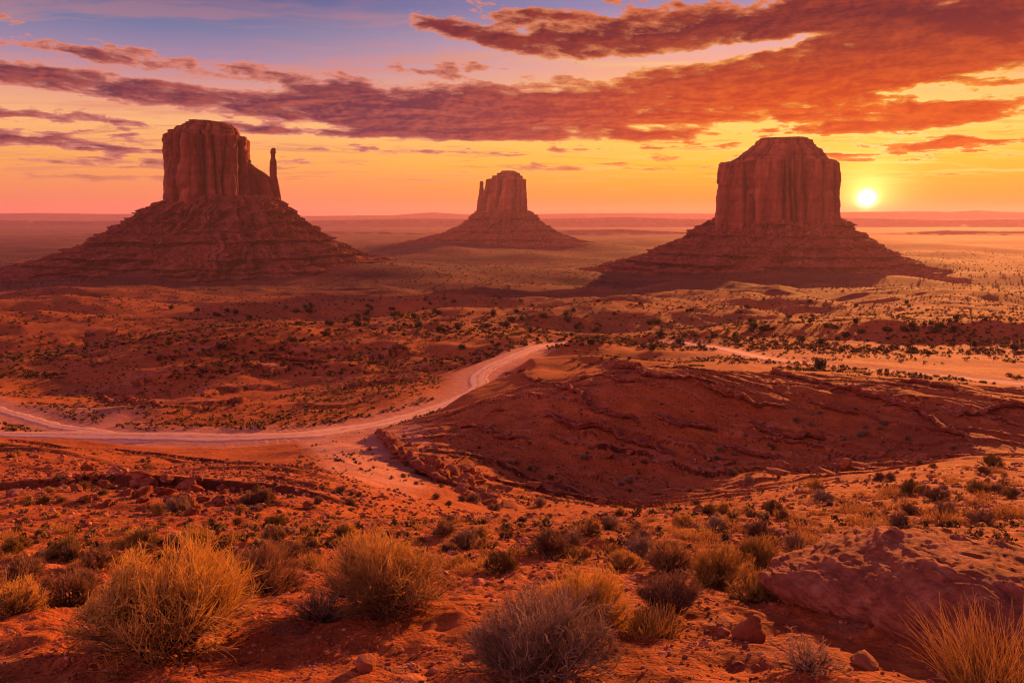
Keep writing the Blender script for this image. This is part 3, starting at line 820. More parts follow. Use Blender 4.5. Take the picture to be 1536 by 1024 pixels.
def talus_mesh(name, rows, D, seed, ratio_top, ratio_bot, ledges_py, axis, nfront=1250, nback=170, nz=430):
    """ledges_py: [(py of the ledge's top, height in px, strength)]"""
    z, c, w = prof_xyz(rows, D)
    zz = z[0] + (z[-1] - z[0]) * np.linspace(0, 1, nz) ** 1.25
    th = np.concatenate([np.linspace(-math.pi * 1.06, math.pi * 0.06, nfront, endpoint=False), np.linspace(math.pi * 0.06, math.pi * 0.94, nback, endpoint=False)])
    TH, Zg = np.meshgrid(th, zz)
    H = z[-1] - z[0]
    TW = TH + 0.10 * noise3(np.cos(TH) * 3, np.sin(TH) * 3, Zg / 45, seed + 60) + 0.05 * noise3(np.cos(TH) * 8, np.sin(TH) * 8, Zg / 18, seed + 61)
    ux, uy = np.cos(TW), np.sin(TW)
    Zs = Zg.copy(); bed = np.zeros_like(Zg)  # bed: ledge risers, for their shape and their painted shade
    for i_, (py, hp, st_) in enumerate(ledges_py):
        zl = s_of_py(py) * D + 2.5 * fbm3(ux * 2.5, uy * 2.5, Zg * 0 + i_ * 3.1, 3, seed + i_)
        h = 1.5 * hp * D / F * (0.8 + 0.5 * noise3(ux * 14, uy * 14, Zg * 0 + i_, seed + 3 + i_))
        on = np.clip(0.95 + 1.1 * fbm3(ux * 4.0 + i_ * 5.3, uy * 4.0, Zg * 0 + i_ * 1.7, 3, seed + 40 + i_), 0.0, 1.0) * st_
        below = zl - Zg                                       # metres under the ledge's lip
        # riser: hold the radius of the lip down to its foot, then ease back to the slope
        ease = np.where(below < 0, 0.0, np.where(below < h, below, h * np.clip(1 - (below - h) / (4.0 * h), 0, 1)))
        Zs = Zs + ease * on
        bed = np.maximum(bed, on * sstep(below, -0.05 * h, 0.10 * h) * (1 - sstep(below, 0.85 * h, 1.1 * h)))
    Zs = np.clip(Zs, z[0], z[-1])
    cc = np.interp(Zs, z, c); ww = np.interp(Zs, z, w)
    k_ = np.interp(Zg, [z[0], z[0] + 0.35 * H, z[-1]], [ratio_bot, (ratio_top + ratio_bot) / 2, ratio_top])
    X0 = cc + ww * ux; Y0 = D + ww * k_ * uy
    g = np.abs(noise3(ux * 9, uy * 9, Zg / 160, seed + 5)) - 0.3
    g2 = np.abs(noise3(ux * 24, uy * 24, Zg / 90, seed + 6)) - 0.3
    rub = fbm3(X0 / 15, Y0 / 15, Zg / 9, 4, seed + 8)
    rub2 = np.maximum(fbm3(X0 / 6.0, Y0 / 6.0, Zg / 4.5, 2, seed + 12), -0.1)
    mid_ = sstep(Zg, z[0], z[0] + 0.25 * H) * (1 - 0.7 * sstep(Zg, z[0] + 0.85 * H, z[-1]))
    lop = noise3(ux * 1.6, uy * 1.6, Zg / 300, seed + 70)
    dr = lop * 0.05 * ww * mid_ + g * 24 * mid_ + g2 * 11 * mid_ + rub * 6.0 * (1 - 0.5 * bed) + rub2 * 5.0 * mid_ - 9.0 * bed
    f = 1 + dr / np.maximum(ww, 20)
    ux, uy = np.cos(TH), np.sin(TH)
    X = cc + ww * ux * f; Yy = D + ww * k_ * uy * f
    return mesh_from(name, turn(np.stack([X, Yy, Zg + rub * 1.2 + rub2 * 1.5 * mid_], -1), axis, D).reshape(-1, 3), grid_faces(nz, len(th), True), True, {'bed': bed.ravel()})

def butte(D, px, label, cliff_rows, cliff_depth, talus_rows, seed, extra=(), led=(), rt=0.9, rb=0.6, flute=1.0, cap=0.82):
    x, _, z = at(px, 420, D)
    root = empty('sandstone_butte', (x, D, -130))
    tag(root, label, 'butte', 'sandstone buttes on the desert plain')
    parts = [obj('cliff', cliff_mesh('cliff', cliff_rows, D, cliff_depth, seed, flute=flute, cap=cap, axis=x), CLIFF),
             obj('talus_slope', talus_mesh('talus_slope', talus_rows, D, seed + 20, rt, rb, led, x), TALUS)]
    for nm, rows, dep, off in extra:
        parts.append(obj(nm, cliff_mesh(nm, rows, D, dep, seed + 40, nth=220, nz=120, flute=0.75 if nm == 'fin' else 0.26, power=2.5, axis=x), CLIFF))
    for p in parts:
        p.parent = root
        p.matrix_parent_inverse = root.matrix_basis.inverted()
    return root

butte(1500, 312, 'dark butte with a thin detached spire at its right, left of the other two', [
    (322, 252, 374), (300, 252, 373), (280, 250, 372), (255, 249, 371), (225, 249, 370), (212, 250, 370), (206, 250, 369), (205.5, 251, 362), (199, 252, 360), (198, 262, 358),
    (192, 265, 356), (191.5, 271, 352), (187.5, 273, 350), (187, 276, 345), (184.5, 277, 340), (184, 281, 334), (181, 283, 318)], 78,
    [(294, 264, 400), (303, 247, 418), (313, 231, 424), (322, 214, 438), (335, 190, 453), (350, 163, 478), (362, 138, 502), (375, 108, 530), (385, 82, 556),
     (392, 45, 585), (400, -10, 612), (412, -60, 640), (428, -110, 668), (446, -170, 700)], 101,
    [('fin', [(326, 350, 419), (305, 350, 417), (290, 350, 414), (270, 350, 409), (264, 350, 400), (258, 350, 393), (252, 350, 384), (246, 350, 378), (238, 350, 373)], 20, 0),
     ('spire', [(326, 397, 420), (300, 398, 418), (276, 399, 414), (266, 400, 412), (262, 400.5, 411), (240, 400.5, 410.5), (224, 400, 410.5), (221, 400.5, 411), (219, 402, 410)], 8, 0)],
    led=[(319, 6, 0.8), (333, 4, 0.5), (346, 4, 0.4), (359, 5, 0.9), (372, 3, 0.4), (381, 6, 1.0), (391, 3, 0.8), (398, 3, 0.9), (404, 3, 0.9), (412, 3, 0.7), (420, 3, 0.6)])
butte(2950, 755, 'hazy butte with a rounded cap in the middle distance, between the other two', [
    (328, 716, 792), (318, 718, 790.5), (300, 720, 790), (291, 725, 789.5), (283, 728.5, 789), (269, 730, 788), (268.5, 735, 785), (264, 737, 784), (263.5, 743, 781), (260, 744, 780), (259.5, 749, 777), (256.5, 751, 774)], 80,
    [(312, 724, 784), (320, 713, 795), (330, 702, 806), (340, 688, 820), (350, 662, 842), (358, 630, 868), (364, 598, 902), (372, 550, 950), (382, 480, 1030)], 131,
    [('spire', [(328, 713.5, 730), (302, 716, 728), (291, 717.5, 726), (281, 719.2, 725.2), (275, 719.2, 725.4), (272, 720.2, 724.6)], 10, 0)], flute=0.9,
    led=[(328, 3, 0.7), (345, 3, 0.6), (357, 2.5, 0.7), (366, 2.5, 0.7)])
butte(1640, 1165, 'massive butte with a stepped flat cap beside the low sun, right of the other two', [
    (346, 1074, 1256), (325, 1076, 1253), (290, 1078, 1253), (262, 1080, 1252), (247, 1083, 1250), (243.5, 1086, 1249), (243, 1099, 1241), (237, 1103, 1239), (236.5, 1109, 1237),
    (231, 1114, 1234), (226, 1120, 1230), (221, 1127, 1223), (219, 1127, 1223), (218.5, 1131, 1220), (212, 1132, 1219), (211.5, 1136, 1215), (208, 1140, 1211)], 112,
    [(324, 1086, 1244), (332, 1071, 1257), (340, 1059, 1267), (350, 1043, 1281), (362, 1019, 1299), (374, 990, 1321), (384, 960, 1343), (392, 936, 1368), (400, 902, 1402),
    (408, 860, 1450), (416, 810, 1525), (424, 770, 1620)], 161, flute=1.1, cap=0.75,
    led=[(337, 4, 0.7), (352, 4, 0.5), (366, 4, 0.5), (379, 4, 0.8), (391, 5, 1.0), (401, 3, 0.7), (410, 3, 0.7)])

# ------------------------------------------------------------------ far mesas on the horizon
def mesa(Y, rows, seed, thick):
    """rows [(px, py of the top)] at depth Y"""
    px = np.linspace(rows[0][0], rows[-1][0], 420)
    pt = np.interp(px, [r[0] for r in rows], [r[1] for r in rows]) + 0.35 * fbm2(px / 22.0, px * 0 + seed, 4, seed)
    prof = [(0.0, -0.02), (0.25, 0.30), (0.42, 0.52), (0.47, 0.93), (0.60, 1.0), (1.0, 1.0), (1.4, -0.02)]
    Vv = []
    for d_, h_ in prof:
        yy = Y + thick * d_ + thick * 0.22 * fbm2(px / 16.0, px * 0 + d_ * 2, 4, seed + 5) * (d_ < 0.9)
        x = (px - 768) / F / 1.0128 * yy
        zt = np.array([s_of_py(p) for p in pt]) * (Y + thick * 0.5)
        zb = plain_z(np.full_like(px, Y)) - 3
        Vv.append(np.stack([x, yy, zb + (zt - zb) * h_], -1))
    me = mesh_from('distant_mesa', np.array(Vv).reshape(-1, 3), grid_faces(len(prof), len(px))[:, ::-1], True)
    tag(obj('distant_mesa', me, MESA), kind='structure')
mesa(15500, [(-900, 321), (-200, 320), (-60, 321), (60, 319.5), (160, 321), (330, 321), (460, 324), (590, 323), (625, 320), (650, 318.5), (700, 321.5), (760, 322), (860, 320), (960, 319.5), (1075, 320.5), (1260, 318),
             (1400, 317), (1420, 318), (1470, 315.5), (1500, 317.5), (1600, 320), (2400, 321)], 3, 1500)
mesa(9500, [(-900, 330), (-100, 329), (120, 332), (300, 330), (480, 331), (620, 328), (760, 329), (880, 327), (940, 325.5), (1010, 328), (1100, 329), (1260, 326), (1420, 330), (1600, 327), (2400, 329)], 8, 900)
mesa(5600, [(-900, 352), (0, 351), (250, 349), (520, 347), (640, 350), (820, 346), (930, 344), (1040, 349), (1300, 352), (1420, 346), (1600, 348), (2400, 352)], 14, 500)

# ------------------------------------------------------------------ plants
def tubes(P, rad, sides=3):
    """P (n,k,3) polylines, rad (n,k) radii -> vertices, quads"""
    n_, k_, _ = P.shape
    T = np.gradient(P, axis=1); T /= np.linalg.norm(T, axis=2, keepdims=True) + 1e-9
    ref = np.where(np.abs(T[..., 2:3]) > 0.9, np.array([1.0, 0, 0]), np.array([0, 0, 1.0]))
    A = np.cross(T, ref); A /= np.linalg.norm(A, axis=2, keepdims=True) + 1e-9
    B = np.cross(T, A)
    an = np.arange(sides) * 2 * math.pi / sides
    ring = P[:, :, None, :] + rad[:, :, None, None] * (A[:, :, None, :] * np.cos(an)[None, None, :, None] + B[:, :, None, :] * np.sin(an)[None, None, :, None])
    Vv = ring.reshape(-1, 3)
    base = (np.arange(n_) * k_ * sides)[:, None, None]
    i = np.arange(k_ - 1)[None, :, None] * sides
    j_ = np.arange(sides)[None, None, :]; j2 = (j_ + 1) % sides
    a = base + i + j_; b_ = base + i + j2; c_ = base + i + sides + j2; d_ = base + i + sides + j_
    return Vv, np.stack([a, b_, c_, d_], -1).reshape(-1, 4)

def curve_from(start, dirn, length, k_, rg, up=0.15, wig=0.12):
    """bent twigs: start (n,3), unit dirn (n,3), length (n,)"""
    n_ = len(start)
    P = np.zeros((n_, k_, 3)); P[:, 0] = start
    d = dirn.copy()
    for i in range(1, k_):
        d = d + rg.normal(0, wig, (n_, 3)); d[:, 2] += up
        d /= np.linalg.norm(d, axis=1, keepdims=True)
        P[:, i] = P[:, i - 1] + d * (length / (k_ - 1))[:, None]
    return P

def shrub_levels(rg, n0, n1, n2, Rr, H, r0, spread=1.5, up=0.10, wig=0.13, foot=0.12):
    """three levels of branching that fill a dome of radius Rr and height H"""
    th = rg.uniform(0, 2 * math.pi, n0); ph = spread * rg.uniform(0, 1, n0) ** 0.6
    dirn = np.stack([np.sin(ph) * np.cos(th), np.sin(ph) * np.sin(th), np.cos(ph) + 0.12], 1)
    dirn /= np.linalg.norm(dirn, axis=1, keepdims=True)
    lump = 0.86 + 0.28 * noise2(th * 1.3 + rg.uniform(0, 50), ph * 1.5, int(rg.integers(1000)))
    L = lump * rg.uniform(0.55, 0.9, n0) / np.sqrt((np.sin(ph) / Rr) ** 2 + (np.cos(ph) / H) ** 2)
    start = np.stack([foot * Rr * rg.normal(0, 1, n0), foot * Rr * rg.normal(0, 1, n0), np.full(n0, -0.03 * H)], 1)
    P0 = curve_from(start, dirn, L, 6, rg, up * 0.25, wig * 0.8)
    def kids(Pp, m, lf, dev, k_, tmin):
        n_, kk, _ = Pp.shape
        idx = np.repeat(np.arange(n_), m)
        t = rg.uniform(tmin, 1.0, len(idx)) * (kk - 1)
        i = np.minimum(t.astype(int), kk - 2); f = (t - i)[:, None]
        s = Pp[idx, i] * (1 - f) + Pp[idx, i + 1] * f
        d = Pp[idx, i + 1] - Pp[idx, i]; d /= np.linalg.norm(d, axis=1, keepdims=True)
        d = d + rg.normal(0, dev, d.shape) + 0.35 * s / np.array([Rr, Rr, H]); d[:, 2] += 0.02
        d /= np.linalg.norm(d, axis=1, keepdims=True)
        ln = lf * rg.uniform(0.6, 1.25, len(idx))
        P = curve_from(s, d, ln, k_, rg, up * 0.5, wig)
        return P
    P1 = kids(P0, n1, 0.36 * (Rr + H) / 2, 0.34, 5, 0.30)
    gap = noise3(P1[:, -1, 0] / Rr * 2.4 + 9.1, P1[:, -1, 1] / Rr * 2.4, P1[:, -1, 2] / H * 2.0, 5)
    P1 = P1[gap + rg.normal(0, .12, len(P1)) > -0.38]
    P2 = kids(P1, n2, 0.26 * (Rr + H) / 2, 0.36, 4, 0.25)
    oo = rg.uniform(0, 60)
    for P in (P0, P1, P2):
        ta = np.arctan2(P[..., 1], P[..., 0]); lf_ = 1.0 + 0.30 * noise3(np.cos(ta) * 1.3 + oo, np.sin(ta) * 1.3, P[..., 2] / H * 1.2, 7) - 0.02
        e = np.sqrt((P[..., 0] / Rr) ** 2 + (P[..., 1] / Rr) ** 2 + (P[..., 2] / H) ** 2) / lf_
        P *= np.where(e > 0.88, (0.88 + 0.35 * (e - 0.88)) / np.maximum(e, 1e-6), 1.0)[..., None]
        low = P[:, :, 2] < 0.01 * H
        P[:, :, 2] = np.where(low & (np.arange(P.shape[1])[None, :] > 0), 0.01 * H + 0.2 * (0.01 * H - P[:, :, 2]), P[:, :, 2])
    return P0, P1, P2

def shrub_meshes(seed, n0, n1, n2, Rr, H, r0, tip=0.55, **kw):
    rg = np.random.default_rng(seed)
    P0, P1, P2 = shrub_levels(rg, n0, n1, n2, Rr, H, r0, **kw)
    taper = lambda P, a, b: np.linspace(a, b, P.shape[1])[None, :] * rg.uniform(0.75, 1.25, (len(P), 1))
    V0, F0 = tubes(P0, taper(P0, r0 * 1.5, r0 * 0.6), 4)
    V1, F1 = tubes(P1, taper(P1, r0 * 0.55, r0 * 0.3), 3)
    V2, F2 = tubes(P2, taper(P2, r0 * 0.42, r0 * 0.16), 3)
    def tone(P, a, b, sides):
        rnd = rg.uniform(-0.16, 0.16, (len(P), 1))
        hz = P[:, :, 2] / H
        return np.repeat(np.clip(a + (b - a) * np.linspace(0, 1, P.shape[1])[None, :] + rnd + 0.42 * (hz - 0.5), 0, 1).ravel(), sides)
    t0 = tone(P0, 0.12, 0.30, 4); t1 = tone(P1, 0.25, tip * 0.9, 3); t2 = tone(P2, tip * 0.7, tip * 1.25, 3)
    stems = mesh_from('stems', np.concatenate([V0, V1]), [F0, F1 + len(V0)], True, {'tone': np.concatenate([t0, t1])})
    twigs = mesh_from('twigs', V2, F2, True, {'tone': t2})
    return stems, twigs

def merged_shrub(seed, mat, n0, n1, n2, Rr, H, r0, tip, **kw):
    """one mesh holding the whole small plant"""
    rg = np.random.default_rng(seed)
    P0, P1, P2 = shrub_levels(rg, n0, n1, n2, Rr, H, r0, **kw)
    Vs, Fs, Ts, off = [], [], [], 0
    for P, a, b, ta, tb in ((P0, r0, r0 * .6, .1, .3), (P1, r0 * .7, r0 * .4, .25, tip), (P2, r0 * .6, r0 * .25, tip * .7, tip * 1.3)):
        v, f = tubes(P, np.linspace(a, b, P.shape[1])[None, :] * np.ones((len(P), 1)), 3)
        Vs.append(v); Fs.append(f + off); off += len(v)
        Ts.append(np.repeat(np.clip(np.linspace(ta, tb, P.shape[1])[None, :] + rg.uniform(-.15, .15, (len(P), 1)), 0, 1).ravel(), 3))
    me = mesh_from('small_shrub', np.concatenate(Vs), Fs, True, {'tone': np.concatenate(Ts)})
    me.materials.append(mat)
    return me

def spot(px, py):
    x, y, z = hit(px, py)
    return x, y, z, math.sqrt(x * x + y * y + z * z)

random.seed(5)
RG = np.random.default_rng(77)
# --- the large shrubs, each grown for its place
def big_shrub(seed, px, py, w, h, mat, n, label, tip=0.6, r0=0.0042, **kw):
    x, y, z, dist = spot(px, py)
    Rr = w / 2 * dist / F; H = h * dist / F
    st_, tw = shrub_meshes(seed, *n, Rr, H, r0, tip, **kw)
    root = empty('desert_shrub', (x, y, z - 0.01))
    tag(root, label, 'shrub', 'large dry shrubs in the foreground')
    obj('stems', st_, mat, root); obj('twigs', tw, mat, root)
    return root
big_shrub(1, 258, 968, 285, 165, TWIG_TAN, (80, 7, 10), 'largest straw-coloured shrub, spreading twigs, at the lower left', 0.66, 0.0046)
big_shrub(2, 398, 888, 150, 78, TWIG_BROWN, (60, 6, 9), 'reddish brown shrub just behind and right of the largest straw-coloured shrub', 0.55, 0.0045)
big_shrub(3, 578, 905, 225, 118, TWIG_TAN, (80, 7, 10), 'wide straw-tipped shrub left of centre behind a small grey spiky plant', 0.58, 0.0046)
big_shrub(4, 805, 1008, 275, 128, TWIG_GREY, (75, 7, 8), 'grey bare-twigged shrub at the bottom edge in the centre', 0.52, 0.0042, spread=1.5, wig=0.19)
big_shrub(5, 872, 950, 160, 108, TWIG_TAN, (70, 7, 9), 'upright golden shrub rising right behind the grey bare-twigged shrub', 0.66, 0.0042, spread=1.1)
big_shrub(6, 482, 928, 108, 50, TWIG_GREY, (90, 3, 2), 'small grey spiky plant with stiff bare stems between two straw-coloured shrubs', 0.7, 0.0034, wig=0.06, spread=1.5)
big_shrub(7, 1005, 915, 112, 66, TWIG_BROWN, (55, 6, 8), 'open reddish brown shrub above a patch of golden grass', 0.5, 0.0042, spread=1.2)
big_shrub(8, 1080, 880, 106, 68, TWIG_OLIVE, (55, 6, 9), 'olive green shrub, middle of the cluster of three beside the big rock', 0.62, 0.0046)
big_shrub(9, 1133, 902, 88, 58, TWIG_OLIVE, (50, 6, 8), 'olive yellow shrub touching the left end of the big rock', 0.68, 0.0045)
big_shrub(10, 1136, 848, 82, 46, TWIG_OLIVE, (48, 6, 8), 'yellow green shrub at the back of the cluster beside the big rock', 0.75, 0.0048)
big_shrub(11, 1005, 856, 92, 54, TWIG_TAN, (50, 6, 8), 'grey straw shrub left of the olive cluster by the big rock', 0.45, 0.0048)
big_shrub(12, 108, 905, 116, 50, TWIG_BROWN, (50, 6, 8), 'low brown shrub hugging the left side of the largest straw-coloured shrub', 0.6, 0.0044)
big_shrub(13, 22, 918, 90, 48, TWIG_TAN, (45, 6, 8), 'pale shrub cut by the left edge of the picture', 0.6, 0.0044)
big_shrub(14, 1212, 1003, 124, 50, TWIG_GREY, (42, 4, 4), 'sparse dead shrub of curling bare twigs in front of the big rock', 0.72, 0.0034, spread=1.5, wig=0.22)

# --- tufts of golden grass
def grass_mesh(seed, n_, Rr, H, wid):
    rg = np.random.default_rng(seed)
    th = rg.uniform(0, 2 * math.pi, n_); q = np.sqrt(rg.uniform(0, 1, n_))
    start = np.stack([np.cos(th) * q * Rr * 0.7, np.sin(th) * q * Rr * 0.7, np.full(n_, -0.01)], 1)
    d = np.stack([np.cos(th) * q * 0.55 + rg.normal(0, .2, n_), np.sin(th) * q * 0.55 + rg.normal(0, .2, n_), np.ones(n_)], 1)
    d /= np.linalg.norm(d, axis=1, keepdims=True)
    P = curve_from(start, d, H * rg.uniform(0.5, 1.15, n_), 5, rg, -0.08, 0.10)
    Vv, Fv = tubes(P, np.linspace(wid, wid * 0.25, 5)[None, :] * np.ones((n_, 1)), 3)
    tn = np.repeat(np.clip(np.linspace(0.25, 0.85, 5)[None, :] + rg.uniform(-.25, .25, (n_, 1)), 0, 1).ravel(), 3)
    return mesh_from('grass_tuft', Vv, Fv, True, {'tone': tn})
def grass_at(seed, px, py, w, h, n_, label, group=None, wid=0.0022):
    x, y, z, dist = spot(px, py)
    o = obj('grass_tuft', grass_mesh(seed, n_, w / 2 * dist / F, h * dist / F, wid), GRASS)
    o.location = (x, y, z)
    tag(o, label, 'grass', group or 'golden grass tufts')
grass_at(21, 1500, 1030, 175, 85, 520, 'tall golden grass tuft in the lower right corner')
grass_at(22, 975, 948, 110, 34, 520, 'low golden grass patch right of the upright golden shrub')
grass_at(23, 8, 905, 60, 40, 200, 'golden grass at the left edge behind the pale shrub')
grass_at(24, 1205, 842, 50, 22, 200, 'golden grass tuft behind the left end of the big rock')

# --- medium shrubs by eye: (px, py foot, width, height, kind, label)
SMALL = {
    'grey': [merged_shrub(200 + i, TWIG_GREY, 44, 6, 6, 0.5, 0.42, 0.0085, 0.5) for i in range(3)],
    'brown': [merged_shrub(210 + i, TWIG_BROWN, 44, 6, 6, 0.5, 0.42, 0.0085, 0.5) for i in range(3)],
    'tan': [merged_shrub(220 + i, TWIG_TAN, 44, 6, 6, 0.5, 0.42, 0.0085, 0.62) for i in range(3)],
    'olive': [merged_shrub(230 + i, TWIG_OLIVE, 44, 6, 6, 0.5, 0.42, 0.0085, 0.45) for i in range(2)],
}
def small_shrub(px, py, w, h, kind, label, group, name='desert_shrub'):
    x, y, z, dist = spot(px, py)
    o = obj(name, random.choice(SMALL[kind]))
    o.location = (x, y, z - 0.01)
    o.rotation_euler = (0, 0, random.uniform(0, 6.28))
    s = w * dist / F; sz = h * dist / F / 0.42
    o.scale = (s, s, min(max(sz, 0.7 * s), 1.5 * s))
    tag(o, label, 'shrub', group)
    return o
MG = 'rounded shrubs on the near red slope'
for px, py, w, h, kd, lb in [
    (45, 870, 72, 36, 'brown', 'round brown shrub at far left above the pale shrub on the edge'),
    (95, 834, 62, 28, 'olive', 'dark shrub up the slope right of the left edge, beyond the round brown one'),
    (142, 852, 62, 34, 'brown', 'dark brown shrub just above the left shoulder of the largest straw shrub'),
    (20, 828, 54, 22, 'olive', 'flat olive shrub on the left edge of the slope'),
    (220, 818, 50, 28, 'brown', 'round brown shrub directly above the largest straw shrub'),
    (304, 816, 50, 28, 'tan', 'round tan shrub between two brown ones above the reddish brown shrub'),
    (413, 814, 50, 28, 'brown', 'round brown shrub above the reddish brown shrub, upslope to the right'),
    (414, 788, 46, 18, 'olive', 'low olive shrub at the lip of the slope below the wash'),
    (521, 805, 40, 24, 'tan', 'pale tan shrub above the left side of the wide straw-tipped shrub'),
    (671, 802, 46, 26, 'brown', 'brown shrub upper left of a close pair in the centre of the slope'),
    (696, 822, 60, 32, 'grey', 'grey shrub lower right of a close pair in the centre of the slope'),
    (822, 832, 76, 44, 'brown', 'largest round brown shrub in the middle of the slope'),
    (858, 822, 46, 28, 'grey', 'small grey shrub tucked behind the largest round brown shrub'),
    (884, 800, 44, 28, 'tan', 'domed tan shrub above the small grey one in the middle of the slope'),
    (750, 856, 76, 32, 'olive', 'flat olive brown shrub below the close pair in the centre'),
    (938, 852, 58, 32, 'tan', 'tan shrub left of the grey straw shrub'),
    (958, 812, 58, 20, 'brown', 'low brown shrub right of the domed tan shrub'),
    (1025, 790, 44, 22, 'tan', 'palest straw shrub in the row near the gully lip'),
    (1074, 794, 46, 20, 'grey', 'grey shrub right of the palest straw shrub'),
    (1192, 828, 50, 28, 'grey', 'grey shrub behind the yellow green shrub at the back of the cluster'),
    (1190, 862, 40, 30, 'brown', 'dark brown shrub against the upper left edge of the big rock'),
    (1346, 790, 46, 22, 'brown', 'brown shrub halfway up the right slope left of the dark boulder'),
    (1313, 808, 36, 24, 'grey', 'small grey shrub left of the dark boulder on the right slope'),
    (1390, 815, 40, 24, 'grey', 'grey shrub in front of the dark boulder'),
    (1472, 788, 46, 24, 'brown', 'brown shrub right of the dark boulder'),
    (1365, 740, 40, 20, 'olive', 'olive shrub high on the right slope near the gully'),
    (1405, 750, 50, 18, 'brown', 'brown shrub right of the olive one high on the right slope'),
    (1488, 700, 34, 18, 'olive', 'dark shrub on the crest of the right slope'),
    (1515, 830, 34, 20, 'olive', 'olive shrub just behind the big rock near the right edge'),
    (1238, 752, 44, 16, 'grey', 'low grey shrub in the middle of the right slope'),
    (1222, 735, 32, 18, 'tan', 'tan shrub above the low grey one on the right slope'),
]:
    small_shrub(px, py, w, h, kd, lb, MG)

# --- many more, scattered (nothing tells them apart)
def scatter(n_, x0, x1, f_lo, f_hi, wlo, whi, kinds, label, group, seed, name='desert_shrub'):
    rg = np.random.default_rng(seed)
    c = 0
    for _ in range(n_ * 8):
        px = rg.uniform(x0, x1); lo, hi = f_lo(px), f_hi(px)
        t = rg.uniform(0, 1) ** 1.0
        py = lo + (hi - lo) * t
        w = (wlo + (whi - wlo) * t) * min(2.0, float(np.exp(rg.normal(-0.1, 0.42))))
        if px > 1140 and py > 826: continue
        if noise2(np.array([px / 90.0]), np.array([py / 30.0]), seed)[0] < 0.0: continue
        small_shrub(px, py, w, w * rg.uniform(0.42, 0.6), kinds[int(rg.integers(len(kinds)))], label, group, name)
        c += 1
        if c >= n_: break
lip = lambda px: float(np.interp(px, [0, 500, 900, 1050, 1200, 1350, 1536], [776, 772, 768, 750, 728, 704, 690]))
scatter(125, 5, 1530, lip, lambda p: lip(p) + 75, 12, 34, ['grey', 'brown', 'tan', 'brown', 'olive'], 'small dry shrub among many dotted over the near red slope', 'small shrubs dotted over the near red slope', 301)
scatter(60, 0, 560, lambda p: np.interp(p, [0, 560], [660, 735]), lambda p: 772, 10, 24, ['olive', 'grey', 'brown', 'tan'], 'small shrub among many on the rocky mound at the left', 'small shrubs on the rocky mound', 302)
scatter(70, 590, 1536, lambda p: np.interp(p, [590, 950, 1536], [690, 640, 590]), lambda p: lip(p) - 4, 8, 20, ['olive', 'grey', 'grey'], 'small grey green shrub among many on the shaded ledge slope', 'small shrubs on the shaded ledges', 303)

# --- golden grass sprinkled over the near slope
gm = [grass_mesh(400 + i, 90, 0.5, 0.32, 0.012) for i in range(3)]
for g_ in gm:
    g_.materials.append(GRASS)
rg = np.random.default_rng(9)
for _ in range(230):
    px = rg.uniform(0, 1536); t = rg.uniform(0, 1); py = lip(px) + 4 + t * 90
    if px > 1140 and py > 826: continue
    x, y, z, dist = spot(px, py)
    o = obj('grass_tuft', gm[int(rg.integers(3))])
    w = (17 + 26 * t) * rg.uniform(0.6, 1.4) * dist / F
    o.location = (x, y, z); o.scale = (w, w, w * 0.8); o.rotation_euler = (0, 0, rg.uniform(0, 6))
    tag(o, 'small golden grass tuft among many on the near red slope', 'grass', 'small golden grass tufts on the slope')

# --- leafy scrub of the middle distance
def clump_arrays(rg, n_, Rr, H, leaf):
    """leaf-sized faces through a lumpy dome"""
    nl = 5
    cen = np.stack([rg.uniform(-.55, .55, nl) * Rr, rg.uniform(-.55, .55, nl) * Rr, rg.uniform(.35, .62, nl) * H], 1)
    rad = rg.uniform(.40, .62, nl)
    k_ = rg.integers(0, nl, n_)
    d = rg.normal(0, 1, (n_, 3)); d /= np.linalg.norm(d, axis=1, keepdims=True)
    q = rg.uniform(.45, 1.0, n_)[:, None]
    p = cen[k_] + d * q * rad[k_][:, None] * np.array([Rr, Rr, H * .9])
    p[:, 2] = np.maximum(p[:, 2], 0.02 * H)
    a = rg.normal(0, 1, (n_, 3)); a /= np.linalg.norm(a, axis=1, keepdims=True)
    b_ = np.cross(a, d); b_ /= np.linalg.norm(b_, axis=1, keepdims=True) + 1e-9
    s = leaf * rg.uniform(.6, 1.4, n_)[:, None]
    tri = np.stack([p - a * s, p + a * s, p + b_ * s * 1.4], 1)
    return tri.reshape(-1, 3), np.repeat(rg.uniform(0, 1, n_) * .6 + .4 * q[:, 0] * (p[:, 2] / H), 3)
def bush_root(seed, n_=420):
    rg = np.random.default_rng(seed)
    v, t = clump_arrays(rg, n_, 0.5, 0.62, 0.055)
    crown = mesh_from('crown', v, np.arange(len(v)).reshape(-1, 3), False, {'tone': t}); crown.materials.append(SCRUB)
    th = rg.uniform(0, 6.28, 6)
    d = np.stack([np.cos(th) * .5, np.sin(th) * .5, np.ones(6)], 1); d /= np.linalg.norm(d, axis=1, keepdims=True)
    P = curve_from(np.tile([[0, 0, -.05]], (6, 1)), d, np.full(6, .45), 4, rg, 0, .1)
    v, f = tubes(P, np.linspace(.035, .012, 4)[None, :] * np.ones((6, 1)), 4)
    stem = mesh_from('stems', v, f, True, {'tone': np.full(len(v), .5)}); stem.materials.append(BARK)
    return crown, stem
JUN = [bush_root(500 + i) for i in range(4)]
def juniper(px, py, w, label, group, i=0):
    x, y, z, dist = spot(px, py)
    s = w * dist / F
    root = empty('juniper_bush', (x, y, z), random.uniform(0, 6.28), (s, s, s * random.uniform(0.85, 1.2)))
    tag(root, label, 'bush', group)
    obj('crown', JUN[i % 4][0], None, root); obj('stems', JUN[i % 4][1], None, root)
juniper(1228, 556, 27, 'lone round dark green bush on the ridge below the pale sandy flat at right', 'dark juniper bushes', 0)
rg = np.random.default_rng(31)
cnt = 0
